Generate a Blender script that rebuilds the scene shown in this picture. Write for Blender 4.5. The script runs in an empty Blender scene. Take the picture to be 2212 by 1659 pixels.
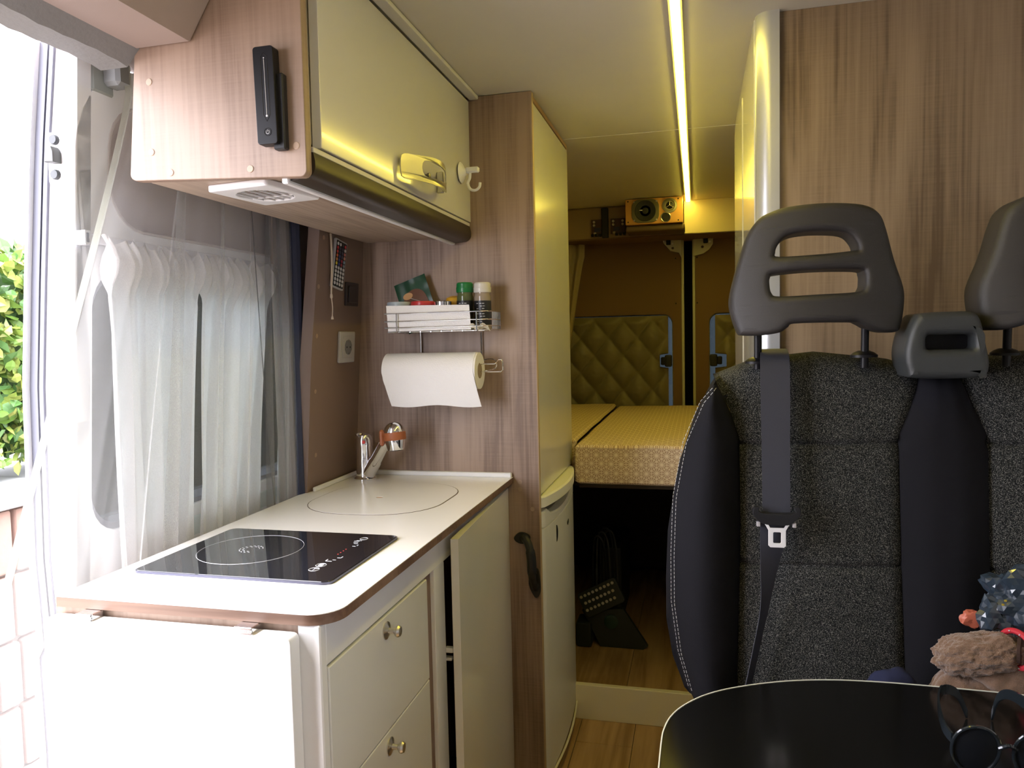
import bpy, bmesh, math, random
from mathutils import Vector, Matrix, Quaternion, noise
random.seed(7)
PI = math.pi
SC = bpy.context.scene
COL = SC.collection

# ------------------------------------------------------------------ camera
F_PX = 1606.0
yaw, pit, rol = .2446, .0604, -.0224
fw = Vector((-math.sin(yaw)*math.cos(pit), math.cos(yaw)*math.cos(pit), -math.sin(pit)))
rt = Vector((math.cos(yaw), math.sin(yaw), 0))
up = rt.cross(fw)
r2 = math.cos(rol)*rt + math.sin(rol)*up
u2 = -math.sin(rol)*rt + math.cos(rol)*up
cd = bpy.data.cameras.new('camera'); cd.sensor_fit = 'HORIZONTAL'; cd.sensor_width = 36
cd.lens = F_PX/2212*36; cd.clip_start = .02; cd.clip_end = 200
cam = bpy.data.objects.new('camera', cd); COL.objects.link(cam)
M = Matrix((r2, u2, -fw)).transposed().to_4x4(); M.translation = Vector((0, 0, 1.265))
cam.matrix_world = M
SC.camera = cam

# ------------------------------------------------------------------ world, lights, exposure
SKY = 12.0
w = bpy.data.worlds.new('overcast_sky'); SC.world = w; w.use_nodes = True
bg = w.node_tree.nodes['Background']; bg.inputs[0].default_value = (.955, .95, 1.05, 1); bg.inputs[1].default_value = SKY
SC.view_settings.view_transform = 'Standard'; SC.view_settings.look = 'None'
SC.view_settings.exposure = 0.18; SC.view_settings.gamma = 1.0; SC.view_settings.use_curve_mapping = False
SC.cycles.use_denoising = True
SC.cycles.max_bounces = 10; SC.cycles.diffuse_bounces = 6; SC.cycles.transparent_max_bounces = 24
SC.cycles.sample_clamp_indirect = 6.0
sd = bpy.data.lights.new('soft_sun', 'SUN'); sd.energy = 9.0; sd.angle = math.radians(25); sd.color = (1, .97, .92)
so = bpy.data.objects.new('soft_sun', sd); COL.objects.link(so)
so.rotation_euler = Vector((.48, .08, -.90)).to_track_quat('-Z', 'Y').to_euler()
def portal(loc, rot, sx, sy):
    l = bpy.data.lights.new('sky_portal', 'AREA'); l.shape = 'RECTANGLE'; l.size = sx; l.size_y = sy
    l.cycles.is_portal = True
    o = bpy.data.objects.new('sky_portal', l); o.location = loc; o.rotation_euler = rot; COL.objects.link(o)
portal((-1.0, .68, .90), (0, -PI/2, 0), 1.76, .72)

portal((1.02, -.535, 1.26), (0, PI/2, 0), .68, 1.23)

# ------------------------------------------------------------------ materials
def new_mat(name):
    m = bpy.data.materials.new(name); m.use_nodes = True
    return m, m.node_tree, m.node_tree.nodes['Principled BSDF']
def N(nt, typ, **kw):
    n = nt.nodes.new(typ)
    for k, v in kw.items(): setattr(n, k, v)
    return n
def L(nt, a, b): nt.links.new(a, b)
def rgb(*c): return (c[0], c[1], c[2], 1)
MATS = {}
def plain(name, col, rough=.5, metal=0., bump=0., bscale=200., var=0., vscale=8., coat=0., spec=None, ior=None, sheen=0.):
    if name in MATS: return MATS[name]
    m, nt, p = new_mat(name)
    p.inputs['Base Color'].default_value = rgb(*col)
    p.inputs['Roughness'].default_value = rough; p.inputs['Metallic'].default_value = metal
    p.inputs['Coat Weight'].default_value = coat
    if spec is not None: p.inputs['Specular IOR Level'].default_value = spec
    if sheen: p.inputs['Sheen Weight'].default_value = sheen
    tc = N(nt, 'ShaderNodeTexCoord')
    nz = N(nt, 'ShaderNodeTexNoise'); nz.inputs['Scale'].default_value = vscale; nz.inputs['Detail'].default_value = 4
    L(nt, tc.outputs['Object'], nz.inputs['Vector'])
    mx = N(nt, 'ShaderNodeMix', data_type='RGBA')
    v = max(var, .03)
    mx.inputs[6].default_value = rgb(*[c*(1-v) for c in col]); mx.inputs[7].default_value = rgb(*[min(1, c*(1+v)) for c in col])
    L(nt, nz.outputs['Fac'], mx.inputs[0]); L(nt, mx.outputs[2], p.inputs['Base Color'])
    if bump:
        nb = N(nt, 'ShaderNodeTexNoise'); nb.inputs['Scale'].default_value = bscale; nb.inputs['Detail'].default_value = 3
        L(nt, tc.outputs['Object'], nb.inputs['Vector'])
        bp = N(nt, 'ShaderNodeBump'); bp.inputs['Strength'].default_value = bump; bp.inputs['Distance'].default_value = .002
        L(nt, nb.outputs['Fac'], bp.inputs['Height']); L(nt, bp.outputs['Normal'], p.inputs['Normal'])
    MATS[name] = m; return m

def wood(name, dark, light, axis='z', rough=.5, streak=70., cross=True, seed=0.):
    m, nt, p = new_mat(name)
    tc = N(nt, 'ShaderNodeTexCoord')
    def nz(s_long, s_cross, detail, off=0., dist=0.):
        mp = N(nt, 'ShaderNodeMapping')
        sc = {'x': (s_long, s_cross, s_cross), 'y': (s_cross, s_long, s_cross), 'z': (s_cross, s_cross, s_long)}[axis]
        mp.inputs['Scale'].default_value = sc; mp.inputs['Location'].default_value = (seed+off, off, seed)
        t = N(nt, 'ShaderNodeTexNoise'); t.inputs['Scale'].default_value = 1; t.inputs['Detail'].default_value = detail
        t.inputs['Distortion'].default_value = dist
        L(nt, tc.outputs['Object'], mp.inputs['Vector']); L(nt, mp.outputs['Vector'], t.inputs['Vector'])
        return t.outputs['Fac']
    fine = nz(3.5, streak*2, 5, 0, .3); broad = nz(1.0, 8, 4, 3.1, 1.6); sawn = nz(330, 10, 2, 5.)
    a = N(nt, 'ShaderNodeMath', operation='MULTIPLY_ADD'); L(nt, fine, a.inputs[0]); a.inputs[1].default_value = .55
    b = N(nt, 'ShaderNodeMath', operation='MULTIPLY'); L(nt, broad, b.inputs[0]); b.inputs[1].default_value = 1.0
    L(nt, b.outputs[0], a.inputs[2])
    out = a.outputs[0]
    if cross:
        c = N(nt, 'ShaderNodeMath', operation='MULTIPLY_ADD'); L(nt, sawn, c.inputs[0]); c.inputs[1].default_value = .11
        L(nt, out, c.inputs[2]); out = c.outputs[0]
    rp = N(nt, 'ShaderNodeValToRGB'); e = rp.color_ramp.elements
    e[0].position = .62; e[0].color = rgb(*dark); e[1].position = .97; e[1].color = rgb(*light)
    mid = e.new(.80); mid.color = rgb(*[(dark[i]*.35+light[i]*.65) for i in range(3)])
    L(nt, out, rp.inputs[0]); L(nt, rp.outputs[0], p.inputs['Base Color'])
    bp = N(nt, 'ShaderNodeBump'); bp.inputs['Strength'].default_value = .25; bp.inputs['Distance'].default_value = .0006
    L(nt, out, bp.inputs['Height']); L(nt, bp.outputs['Normal'], p.inputs['Normal'])
    p.inputs['Roughness'].default_value = rough
    MATS[name] = m; return m

def speckle(name, base, dot, scale=900., thr=.62, rough=.9):
    m, nt, p = new_mat(name)
    tc = N(nt, 'ShaderNodeTexCoord')
    v = N(nt, 'ShaderNodeTexNoise'); v.inputs['Scale'].default_value = scale; v.inputs['Detail'].default_value = 1
    L(nt, tc.outputs['Object'], v.inputs['Vector'])
    rp = N(nt, 'ShaderNodeValToRGB'); e = rp.color_ramp.elements
    e[0].position = thr-.08; e[0].color = rgb(*base); e[1].position = thr+.04; e[1].color = rgb(*dot)
    L(nt, v.outputs['Fac'], rp.inputs[0]); L(nt, rp.outputs[0], p.inputs['Base Color'])
    bp = N(nt, 'ShaderNodeBump'); bp.inputs['Strength'].default_value = .5; bp.inputs['Distance'].default_value = .001
    L(nt, v.outputs['Fac'], bp.inputs['Height']); L(nt, bp.outputs['Normal'], p.inputs['Normal'])
    p.inputs['Roughness'].default_value = rough; p.inputs['Specular IOR Level'].default_value = .15; MATS[name] = m; return m

def sheer(name, col, alpha, trans=.5, weave=1400.):
    m, nt, p = new_mat(name); nt.nodes.remove(p)
    out = nt.nodes['Material Output']
    d = N(nt, 'ShaderNodeBsdfDiffuse'); d.inputs[0].default_value = rgb(*col)
    t = N(nt, 'ShaderNodeBsdfTranslucent'); t.inputs[0].default_value = rgb(*col)
    mx = N(nt, 'ShaderNodeMixShader'); mx.inputs[0].default_value = trans; L(nt, d.outputs[0], mx.inputs[1]); L(nt, t.outputs[0], mx.inputs[2])
    tr = N(nt, 'ShaderNodeBsdfTransparent')
    m2 = N(nt, 'ShaderNodeMixShader'); L(nt, tr.outputs[0], m2.inputs[1]); L(nt, mx.outputs[0], m2.inputs[2])
    tc = N(nt, 'ShaderNodeTexCoord'); nz = N(nt, 'ShaderNodeTexNoise'); nz.inputs['Scale'].default_value = weave
    L(nt, tc.outputs['Object'], nz.inputs['Vector'])
    mr = N(nt, 'ShaderNodeMapRange'); mr.inputs[1].default_value = .3; mr.inputs[2].default_value = .7
    mr.inputs[3].default_value = max(0, alpha-.06); mr.inputs[4].default_value = min(1, alpha+.06)
    L(nt, nz.outputs['Fac'], mr.inputs[0]); L(nt, mr.outputs[0], m2.inputs[0]); L(nt, m2.outputs[0], out.inputs[0])
    MATS[name] = m; return m

def glass(name, tint, refl=.12, rough=.02):
    m, nt, p = new_mat(name); nt.nodes.remove(p); out = nt.nodes['Material Output']
    tr = N(nt, 'ShaderNodeBsdfTransparent'); tr.inputs[0].default_value = rgb(*tint)
    g = N(nt, 'ShaderNodeBsdfGlossy'); g.inputs['Roughness'].default_value = rough; g.inputs[0].default_value = rgb(.9, .95, .95)
    fr = N(nt, 'ShaderNodeFresnel'); fr.inputs[0].default_value = 1.45
    mx = N(nt, 'ShaderNodeMixShader'); L(nt, fr.outputs[0], mx.inputs[0]); L(nt, tr.outputs[0], mx.inputs[1]); L(nt, g.outputs[0], mx.inputs[2])
    L(nt, mx.outputs[0], out.inputs[0]); MATS[name] = m; return m

def star_fabric(name, ground, line, cell=.032):
    # Japanese hemp-leaf print: triangular lattice lines and their medians
    m, nt, p = new_mat(name)
    tc = N(nt, 'ShaderNodeTexCoord'); sp = N(nt, 'ShaderNodeSeparateXYZ'); L(nt, tc.outputs['Object'], sp.inputs[0])
    def mt(op, a, b=None, c=None):
        n = N(nt, 'ShaderNodeMath', operation=op)
        for i, v in enumerate((a, b, c)):
            if v is None: continue
            if isinstance(v, (int, float)): n.inputs[i].default_value = v
            else: L(nt, v, n.inputs[i])
        return n.outputs[0]
    X = sp.outputs[0]; Yv = mt('SUBTRACT', sp.outputs[1], sp.outputs[2])
    lines = None
    for k in range(6):
        ang = math.radians(30*k); period = cell*math.sqrt(3)/2 if k % 2 == 0 else cell/2
        d = mt('ADD', mt('MULTIPLY', X, math.cos(ang+PI/2)/period), mt('MULTIPLY', Yv, math.sin(ang+PI/2)/period))
        f = mt('ABSOLUTE', mt('SUBTRACT', mt('FRACT', d), .5))
        g = mt('GREATER_THAN', f, .5 - .0009/period)
        lines = g if lines is None else mt('MAXIMUM', lines, g)
    mx = N(nt, 'ShaderNodeMix', data_type='RGBA'); mx.inputs[6].default_value = rgb(*ground); mx.inputs[7].default_value = rgb(*line)
    L(nt, lines, mx.inputs[0]); L(nt, mx.outputs[2], p.inputs['Base Color']); p.inputs['Roughness'].default_value = .95
    MATS[name] = m; return m

def emis(name, col, s):
    m, nt, p = new_mat(name)
    p.inputs['Base Color'].default_value = rgb(.8, .8, .7); p.inputs['Emission Color'].default_value = rgb(*col); p.inputs['Emission Strength'].default_value = s
    MATS[name] = m; return m

OAK = wood('pale_oak_board', (.180, .115, .080), (.345, .243, .180), 'z', .48)
OAKR = wood('pale_oak_board_right', (.145, .096, .056), (.325, .235, .15), 'z', .5, seed=4.)
OAKY = wood('pale_oak_board_long', (.26, .185, .135), (.46, .36, .28), 'y', .5, seed=2.)
OAKEDGE = wood('oak_edging', (.13, .070, .045), (.24, .145, .10), 'x', .45, streak=60, cross=False, seed=1.)
OAKEDGEY = wood('oak_edging_long', (.24, .135, .085), (.42, .27, .19), 'y', .45, streak=60, cross=False, seed=1.)
PLYEDGE = plain('ply_edge', (.42, .30, .17), .6, var=.1)
FLOORW = wood('floor_vinyl_wood', (.27, .155, .07), (.48, .31, .16), 'y', .35, streak=30, cross=False)
CREAM = plain('white_gloss_laminate', (.60, .59, .55), .14, coat=.3)
CREAMTALL = plain('white_gloss_laminate_tall', (.60, .58, .52), .18, coat=.3)
WHITE = plain('white_laminate', (.80, .80, .79), .30)
WHITEP = plain('white_paint', (.80, .80, .80), .42)
WTOP = plain('worktop_laminate', (.82, .80, .77), .22)
CEIL = plain('ceiling_lining', (.62, .59, .50), .75, bump=.08, bscale=500)
DOORWHITE = plain('van_paint_white', (.84, .85, .88), .32)
DOORGREY = plain('grey_plastic_trim', (.15, .155, .19), .5)
TAUPE = plain('taupe_vinyl_trim', (.33, .265, .235), .65, bump=.1, bscale=900)
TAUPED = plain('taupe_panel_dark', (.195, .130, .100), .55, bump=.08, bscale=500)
BROWN = plain('brown_door_card', (.155, .085, .045), .7, bump=.1, bscale=400)
BLACKP = plain('black_plastic', (.016, .016, .018), .42, bump=.15, bscale=900, spec=.3)
BLACKS = plain('black_satin', (.008, .008, .010), .42, spec=.25)
SEATP = plain('charcoal_seat_plastic', (.026, .024, .024), .52, bump=.25, bscale=1200)
SEATB = plain('black_bolster_cloth', (.009, .009, .012), .85, bump=.3, bscale=1500, spec=.15)
SEATF = speckle('speckled_seat_cloth', (.010, .011, .012), (.16, .16, .15), 800., .60)
BELT = plain('belt_webbing', (.026, .028, .042), .55, bump=.3, bscale=1500)
CHROME = plain('chrome', (.82, .82, .84), .08, 1.)
STEEL = plain('brushed_steel', (.62, .60, .55), .28, 1.)
DARKST = plain('dark_steel', (.20, .19, .17), .35, 1.)
GREYBAND = plain('grey_aperture_trim', (.22, .22, .22), .7, bump=.4, bscale=120)
RUBBER = plain('black_rubber', (.02, .02, .03), .6)
NAVY = plain('navy_rubber', (.03, .035, .07), .6)
WHITEPL = plain('white_plastic', (.78, .78, .79), .3)
GREYPL = plain('silver_plastic', (.42, .40, .41), .35)
VISOR = plain('dark_brown_hood', (.034, .024, .017), .38, spec=.35)
ALU = plain('silver_post', (.62, .64, .68), .35, .6)
PAPER = plain('kitchen_paper', (.82, .80, .79), .9, bump=.5, bscale=300)
GLASSB = plain('black_ceramic_glass', (.012, .012, .016), .04, coat=.5)
MARK = plain('pale_print', (.62, .62, .66), .5)
REDM = plain('red_print', (.6, .04, .04), .5)
QUILT = plain('quilted_foil_cloth', (.15, .125, .080), .5, sheen=.3)
BEDF = star_fabric('hemp_leaf_bedding', (.42, .285, .18), (.74, .62, .44))
CURTW = sheer('white_curtain_cloth', (.94, .93, .93), .93, .5, 600)
NET = sheer('insect_net', (.88, .88, .88), .15, .5)
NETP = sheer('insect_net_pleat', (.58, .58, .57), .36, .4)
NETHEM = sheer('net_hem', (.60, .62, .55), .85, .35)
TINT = glass('tinted_window', (.68, .73, .74))
TINTR = glass('rear_privacy_window', (.060, .070, .075))
TINTL = glass('cab_window', (.86, .88, .88))
LEDM = emis('led_diffuser', (1.0, .80, .10), 38.)

LINING = plain('pale_grey_lining', (.74, .75, .77), .6)

# ------------------------------------------------------------------ geometry helpers
ORG = {}
def finish(me, smooth):
    if smooth:
        me.polygons.foreach_set('use_smooth', [True]*len(me.polygons))
        try: me.set_sharp_from_angle(angle=math.radians(smooth if smooth > 1 else 40))
        except Exception: pass
def put(name, bm, mat, parent=None, label=None, cat=None, group=None, kind=None, loc=None, smooth=35, solid=True):
    """links bm (world coordinates) as ONE mesh object"""
    if parent is not None: o0 = ORG[parent]
    elif loc is not None: o0 = Vector(loc)
    else:
        xs = [v.co for v in bm.verts]
        o0 = Vector((sum(v.x for v in xs)/len(xs), sum(v.y for v in xs)/len(xs), min(v.z for v in xs)))
    if solid: bmesh.ops.recalc_face_normals(bm, faces=bm.faces)
    bmesh.ops.translate(bm, verts=bm.verts, vec=-o0)
    me = bpy.data.meshes.new(name); bm.to_mesh(me); bm.free()
    for m in (mat if isinstance(mat, (list, tuple)) else [mat]): me.materials.append(m)
    finish(me, smooth)
    o = bpy.data.objects.new(name, me); COL.objects.link(o)
    if parent is not None: o.parent = parent
    else: o.location = o0
    ORG[o] = o0
    if solid and 1 < smooth < 50 and kind != 'stuff' and len(me.polygons) < 6000:
        md = o.modifiers.new('weighted_normal', 'WEIGHTED_NORMAL'); md.keep_sharp = True
    tag(o, label, cat, group, kind); return o
def tag(o, label=None, cat=None, group=None, kind=None):
    for k, v in (('label', label), ('category', cat), ('group', group), ('kind', kind)):
        if v: o[k] = v
    return o
def thing(name, loc, label, cat, group=None, kind=None):
    o = bpy.data.objects.new(name, None); COL.objects.link(o); o.location = loc; o.empty_display_size = .05
    ORG[o] = Vector(loc); return tag(o, label, cat, group, kind)
def share(src, name, parent, off):
    """another object using src's mesh data, moved by off, same parent frame"""
    o = bpy.data.objects.new(name, src.data); COL.objects.link(o); o.parent = parent; o.location = Vector(off); ORG[o] = ORG[parent]+Vector(off); return o

def bx(x0, x1, y0, y1, z0, z1, bev=.0015, seg=1, bm=None, mat=None):
    own = bm is None
    b = bmesh.new()
    vs = [b.verts.new(((x0, x1)[i & 1], (y0, y1)[i >> 1 & 1], (z0, z1)[i >> 2 & 1])) for i in range(8)]
    for f in ((0, 1, 3, 2), (4, 6, 7, 5), (0, 4, 5, 1), (2, 3, 7, 6), (0, 2, 6, 4), (1, 5, 7, 3)): b.faces.new([vs[i] for i in f])
    bmesh.ops.recalc_face_normals(b, faces=b.faces)
    if bev: bmesh.ops.bevel(b, geom=b.edges[:], offset=min(bev, abs(x1-x0)*.45, abs(y1-y0)*.45, abs(z1-z0)*.45), segments=seg, profile=.5, affect='EDGES')
    if mat is not None: bmesh.ops.transform(b, matrix=mat, verts=b.verts)
    if own: return b
    merge(bm, b); return bm
def merge(bm, b):
    me = bpy.data.meshes.new('tmp'); b.to_mesh(me); b.free(); bm.from_mesh(me); bpy.data.meshes.remove(me)
def prism(pts, ax, a, b_, bev=0., bm=None, seg=2):
    """extrude 2-D outline along axis ax ('x','y','z') from a to b_"""
    b = bmesh.new()
    def P(p, h): return {'x': (h, p[0], p[1]), 'y': (p[0], h, p[1]), 'z': (p[0], p[1], h)}[ax]
    lo = [b.verts.new(P(p, a)) for p in pts]; hi = [b.verts.new(P(p, b_)) for p in pts]
    f1 = b.faces.new(lo); f2 = b.faces.new(hi[::-1]); n = len(pts)
    for i in range(n): b.faces.new((lo[i], lo[(i+1) % n], hi[(i+1) % n], hi[i]))
    bmesh.ops.recalc_face_normals(b, faces=b.faces)
    if bev: bmesh.ops.bevel(b, geom=[e for f in (f1, f2) for e in f.edges], offset=bev, segments=seg, profile=.5, affect='EDGES')
    if bm is None: return b
    merge(bm, b); return bm
def rrect(x0, x1, y0, y1, r, n=6):
    r = min(r, (x1-x0)/2-1e-5, (y1-y0)/2-1e-5); p = []
    for cx, cy, a0 in ((x1-r, y1-r, 0), (x0+r, y1-r, 90), (x0+r, y0+r, 180), (x1-r, y0+r, 270)):
        for i in range(n+1):
            a = math.radians(a0+90*i/n); p.append((cx+r*math.cos(a), cy+r*math.sin(a)))
    return p
def circ(cx, cy, r, n=24, ry=None):
    return [(cx+r*math.cos(2*PI*i/n), cy+(ry or r)*math.sin(2*PI*i/n)) for i in range(n)]
def smooth_pts(pts, n=8, closed=False):
    P = [Vector(p) for p in pts]; out = []; m = len(P)
    rng = range(m) if closed else range(m-1)
    for i in rng:
        p0 = P[(i-1) % m] if closed or i > 0 else P[i]; p1 = P[i]; p2 = P[(i+1) % m]; p3 = P[(i+2) % m] if closed or i+2 < m else p2
        for k in range(n):
            t = k/n; t2 = t*t; t3 = t2*t
            out.append(.5*((2*p1)+(-p0+p2)*t+(2*p0-5*p1+4*p2-p3)*t2+(-p0+3*p1-3*p2+p3)*t3))
    if not closed: out.append(P[-1])
    return out
def tube(pts, r, seg=8, bm=None, closed=False, cap=True):
    b = bmesh.new() if bm is None else bm
    P = [Vector(p) for p in pts]; n = len(P); rings = []; prev = None
    R = r if isinstance(r, (list, tuple)) else [r]*n
    for i in range(n):
        t = (P[(i+1) % n]-P[i-1]) if closed else (P[min(i+1, n-1)]-P[max(i-1, 0)])
        if t.length < 1e-9: t = Vector((0, 0, 1))
        t.normalize()
        if prev is None:
            a = Vector((0, 0, 1)) if abs(t.z) < .9 else Vector((1, 0, 0)); u = t.cross(a).normalized()
        else: u = (prev-t*prev.dot(t)).normalized()
        prev = u; v = t.cross(u)
        rings.append([b.verts.new(P[i]+R[i]*(math.cos(2*PI*k/seg)*u+math.sin(2*PI*k/seg)*v)) for k in range(seg)])
    for i in range(n if closed else n-1):
        A, B = rings[i], rings[(i+1) % n]
        for k in range(seg): b.faces.new((A[k], A[(k+1) % seg], B[(k+1) % seg], B[k]))
    if cap and not closed: b.faces.new(rings[0][::-1]); b.faces.new(rings[-1])
    return b
def lathe(prof, base, d=(0, 0, 1), seg=24, bm=None):
    """prof: (radius, height) pairs along direction d from base"""
    b = bmesh.new() if bm is None else bm
    d = Vector(d).normalized(); q = Vector((0, 0, 1)).rotation_difference(d); base = Vector(base); rings = []
    for r, h in prof:
        if r < 1e-6: rings.append([b.verts.new(base+q @ Vector((0, 0, h)))]); continue
        rings.append([b.verts.new(base+q @ Vector((r*math.cos(2*PI*k/seg), r*math.sin(2*PI*k/seg), h))) for k in range(seg)])
    for A, B in zip(rings, rings[1:]):
        for k in range(seg):
            k2 = (k+1) % seg
            if len(A) == 1 and len(B) == 1: continue
            if len(A) == 1: b.faces.new((A[0], B[k2], B[k]))
            elif len(B) == 1: b.faces.new((A[k], A[k2], B[0]))
            else: b.faces.new((A[k], A[k2], B[k2], B[k]))
    for R_ in (rings[0], rings[-1]):
        if len(R_) > 2: b.faces.new(R_)
    return b
def disc(c, r, d, t=.002, seg=16, bm=None): return lathe([(r, 0), (r, t*.6), (r*.85, t)], c, d, seg, bm)
def sheet(fn, nu, nv, bm=None, thick=0.):
    b = bmesh.new() if bm is None else bm
    g = [[b.verts.new(fn(i/nu, j/nv)) for j in range(nv+1)] for i in range(nu+1)]
    for i in range(nu):
        for j in range(nv): b.faces.new((g[i][j], g[i+1][j], g[i+1][j+1], g[i][j+1]))
    if thick:
        bmesh.ops.recalc_face_normals(b, faces=b.faces)
        bmesh.ops.solidify(b, geom=b.faces[:], thickness=thick)
    return b
def plate(outlines, ax, lo, hi, bev=0., seg=3, res=2):
    """flat plate with holes, outline 2-D loops (first is outer), extruded along ax; filled as a 2-D curve"""
    cu = bpy.data.curves.new('tmpc', 'CURVE'); cu.dimensions = '2D'; cu.fill_mode = 'BOTH'
    for o_ in outlines:
        s = cu.splines.new('POLY'); s.points.add(len(o_)-1); s.use_cyclic_u = True
        for i, p in enumerate(o_): s.points[i].co = (p[0], p[1], 0, 1)
    cu.extrude = (hi-lo)/2-bev; cu.bevel_depth = bev; cu.bevel_resolution = seg; cu.offset = -bev
    ob = bpy.data.objects.new('tmpo', cu); me = ob.to_mesh()
    b = bmesh.new(); b.from_mesh(me); ob.to_mesh_clear(); bpy.data.objects.remove(ob); bpy.data.curves.remove(cu)
    bmesh.ops.remove_doubles(b, verts=b.verts, dist=1e-6)
    mid = (lo+hi)/2
    for v in b.verts:
        x, y, z = v.co
        v.co = {'x': (mid+z, x, y), 'y': (x, mid+z, y), 'z': (x, y, mid+z)}[ax]
    bmesh.ops.recalc_face_normals(b, faces=b.faces)
    return b
def interp(tab, z):
    tab = sorted(tab)
    if z <= tab[0][0]: return tab[0][1]
    for (a, b), (c, d) in zip(tab, tab[1:]):
        if z <= c: return b+(d-b)*(z-a)/(c-a)
    return tab[-1][1]
def blob(c, r, sub=4, amp=.2, sc=6., seed=0., squash=(1, 1, 1), fine=0.):
    b = bmesh.new(); bmesh.ops.create_icosphere(b, subdivisions=sub, radius=1)
    for v in b.verts:
        n = v.co.normalized(); k = 1+amp*noise.noise(n*sc*.35+Vector((seed, 0, 0)))+amp*.5*noise.noise(n*sc+Vector((seed, 3, 0)))
        if fine: k += fine*noise.noise(n*sc*4+Vector((0, seed, 1)))
        v.co = Vector(c)+Vector((n.x*r[0]*k*squash[0], n.y*r[1]*k*squash[1], n.z*r[2]*k*squash[2]))
    return b

CEILZ = 1.897
# ================================================================== SETTING
fl = thing('floor', (0, 1, 0), 'wood-look vinyl plank floor of the narrow aisle', None, kind='structure')
put('subfloor', bx(-.96, .98, -1.6, 4.0, -.05, -.004, 0), RUBBER, fl)
k = 0
for i in range(11):
    x0 = -.96+i*.176+.054
    if x0 > .9: break
    y = -1.6+((i*37) % 5)*.24
    if y > -1.6: put('plank', bx(x0, x0+.1745, -1.6, y-.0015, -.004, 0, .0008), FLOORW, fl)
    while y < 4.0:
        y1 = min(y+1.2, 4.0); put('plank', bx(x0, x0+.1745, y, y1-.0015, -.004, random.uniform(-.0004, .0), .0008), FLOORW, fl); y = y1
ce = thing('ceiling', (0, 1, CEILZ), 'cream lined van ceiling', None, kind='structure')
put('ceiling_panel', bx(-.96, .98, -1.7, 2.388, CEILZ, CEILZ+.03, .001), CEIL, ce)
put('ceiling_panel', bx(-.96, .98, 2.392, 4.05, CEILZ, CEILZ+.03, .001), CEIL, ce)

# left side of the body: pillar, header over the aperture, cab side with window
wl = thing('wall_left', (-.95, 0, 0), 'van side wall around the sliding door opening', None, kind='structure')
put('pillar', bx(-1.0, -.93, .08, .32, 0, 1.9, .01), TAUPE, wl)
put('aperture_header', bx(-1.0, -.93, .32, 1.64, 1.765, 1.9, .005), TAUPE, wl)
put('cab_side', bx(-1.0, -.93, -1.6, .08, 0, 1.05, .01), TAUPE, wl)
put('cab_side', bx(-1.0, -.93, -1.6, .08, 1.65, 1.9, .01), TAUPE, wl)
put('cab_side', bx(-1.0, -.93, -1.6, -.9, 1.05, 1.65, .01), TAUPE, wl)
put('cab_glass', bx(-.99, -.985, -.9, .08, 1.05, 1.65, 0), TINTL, wl)
put('added_light_block', bx(-.965, -.955, -.92, .09, 1.04, 1.66, 0), LINING, wl)  # unseen blind added to cut cab daylight and bounce some back
put('sill', bx(-1.06, -.93, .32, 1.64, -.05, .02, .004), BLACKP, wl)
# rear part, seen through the kitchen as a taupe panel that leans with the body side
def xb(z): return -.928+.072*(z-.905)
pn = bmesh.new()
prof = [(xb(z), z) for z in (0.0, .905, 1.53, 1.9)]
v1 = [(1.60, 0.), (1.625, .908), (1.627, 1.223), (1.650, 1.535), (1.66, 1.9)]
fr_ = [pn.verts.new((xb(z), y, z)) for y, z in v1]; fb = [pn.verts.new((xb(z)-.03, y, z)) for y, z in v1]
rr = [pn.verts.new((xb(z), 1.895, z)) for y, z in v1]; rb = [pn.verts.new((xb(z)-.03, 1.895, z)) for y, z in v1]
for i in range(4):
    pn.faces.new((fr_[i], rr[i], rr[i+1], fr_[i+1])); pn.faces.new((fb[i], fb[i+1], rb[i+1], rb[i]))
    pn.faces.new((fr_[i], fr_[i+1], fb[i+1], fb[i])); pn.faces.new((rr[i], rb[i], rb[i+1], rr[i+1]))
pn.faces.new((fr_[0], fb[0], rb[0], rr[0])); pn.faces.new((fr_[4], rr[4], rb[4], fb[4]))
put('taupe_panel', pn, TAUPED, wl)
for y, z in ((1.672, 1.523), (1.653, 1.403), (1.651, 1.283), (1.651, 1.147), (1.662, .988)):
    put('screw_cap', disc((xb(z), y, z), .0055, (1, 0, -.07), .0012), plain('cap_tan', (.33, .22, .15), .5), wl)
put('aperture_seal', tube([(-.945, 1.612+(z*.02), z) for z in (0.02, .5, .9, 1.2, 1.5, 1.76)], .013, 8), NAVY, wl)
put('body_side', bx(-1.0, -.955, 1.62, 4.0, 0, 1.9, 0), TAUPE, wl)
# right side
wr = thing('wall_right', (.97, 0, 0), 'right side wall of the van', None, kind='structure')
put('body_side', bx(.95, 1.0, .08, 4.0, 0, 1.9, 0), LINING, wr)
put('body_side', bx(.95, 1.0, -1.6, .08, 0, .92, .01), LINING, wr)
put('body_side', bx(.95, 1.0, -1.6, .08, 1.60, 1.9, .01), LINING, wr)
put('body_side', bx(.95, 1.0, -1.6, -1.15, .92, 1.60, .01), LINING, wr)
put('cab_glass', bx(.985, .99, -1.15, .08, .92, 1.60, 0), TINTL, wr)
# front of the cab behind the camera
wf = thing('wall_front', (0, -1.65, 0), 'cab front with windscreen', None, kind='structure')
put('dash', bx(-.95, .97, -1.68, -1.6, 0, 1.05, .01), BLACKP, wf)
put('header', bx(-.95, .97, -1.68, -1.6, 1.62, 1.9, .01), TAUPE, wf)
put('windscreen', bx(-.95, .97, -1.668, -1.662, 1.05, 1.62, 0), TINTL, wf)
put('added_light_block', bx(-.95, .97, -1.655, -1.645, 1.04, 1.64, 0), LINING, wf)  # unseen blind added to keep windscreen light off the seats

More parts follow.
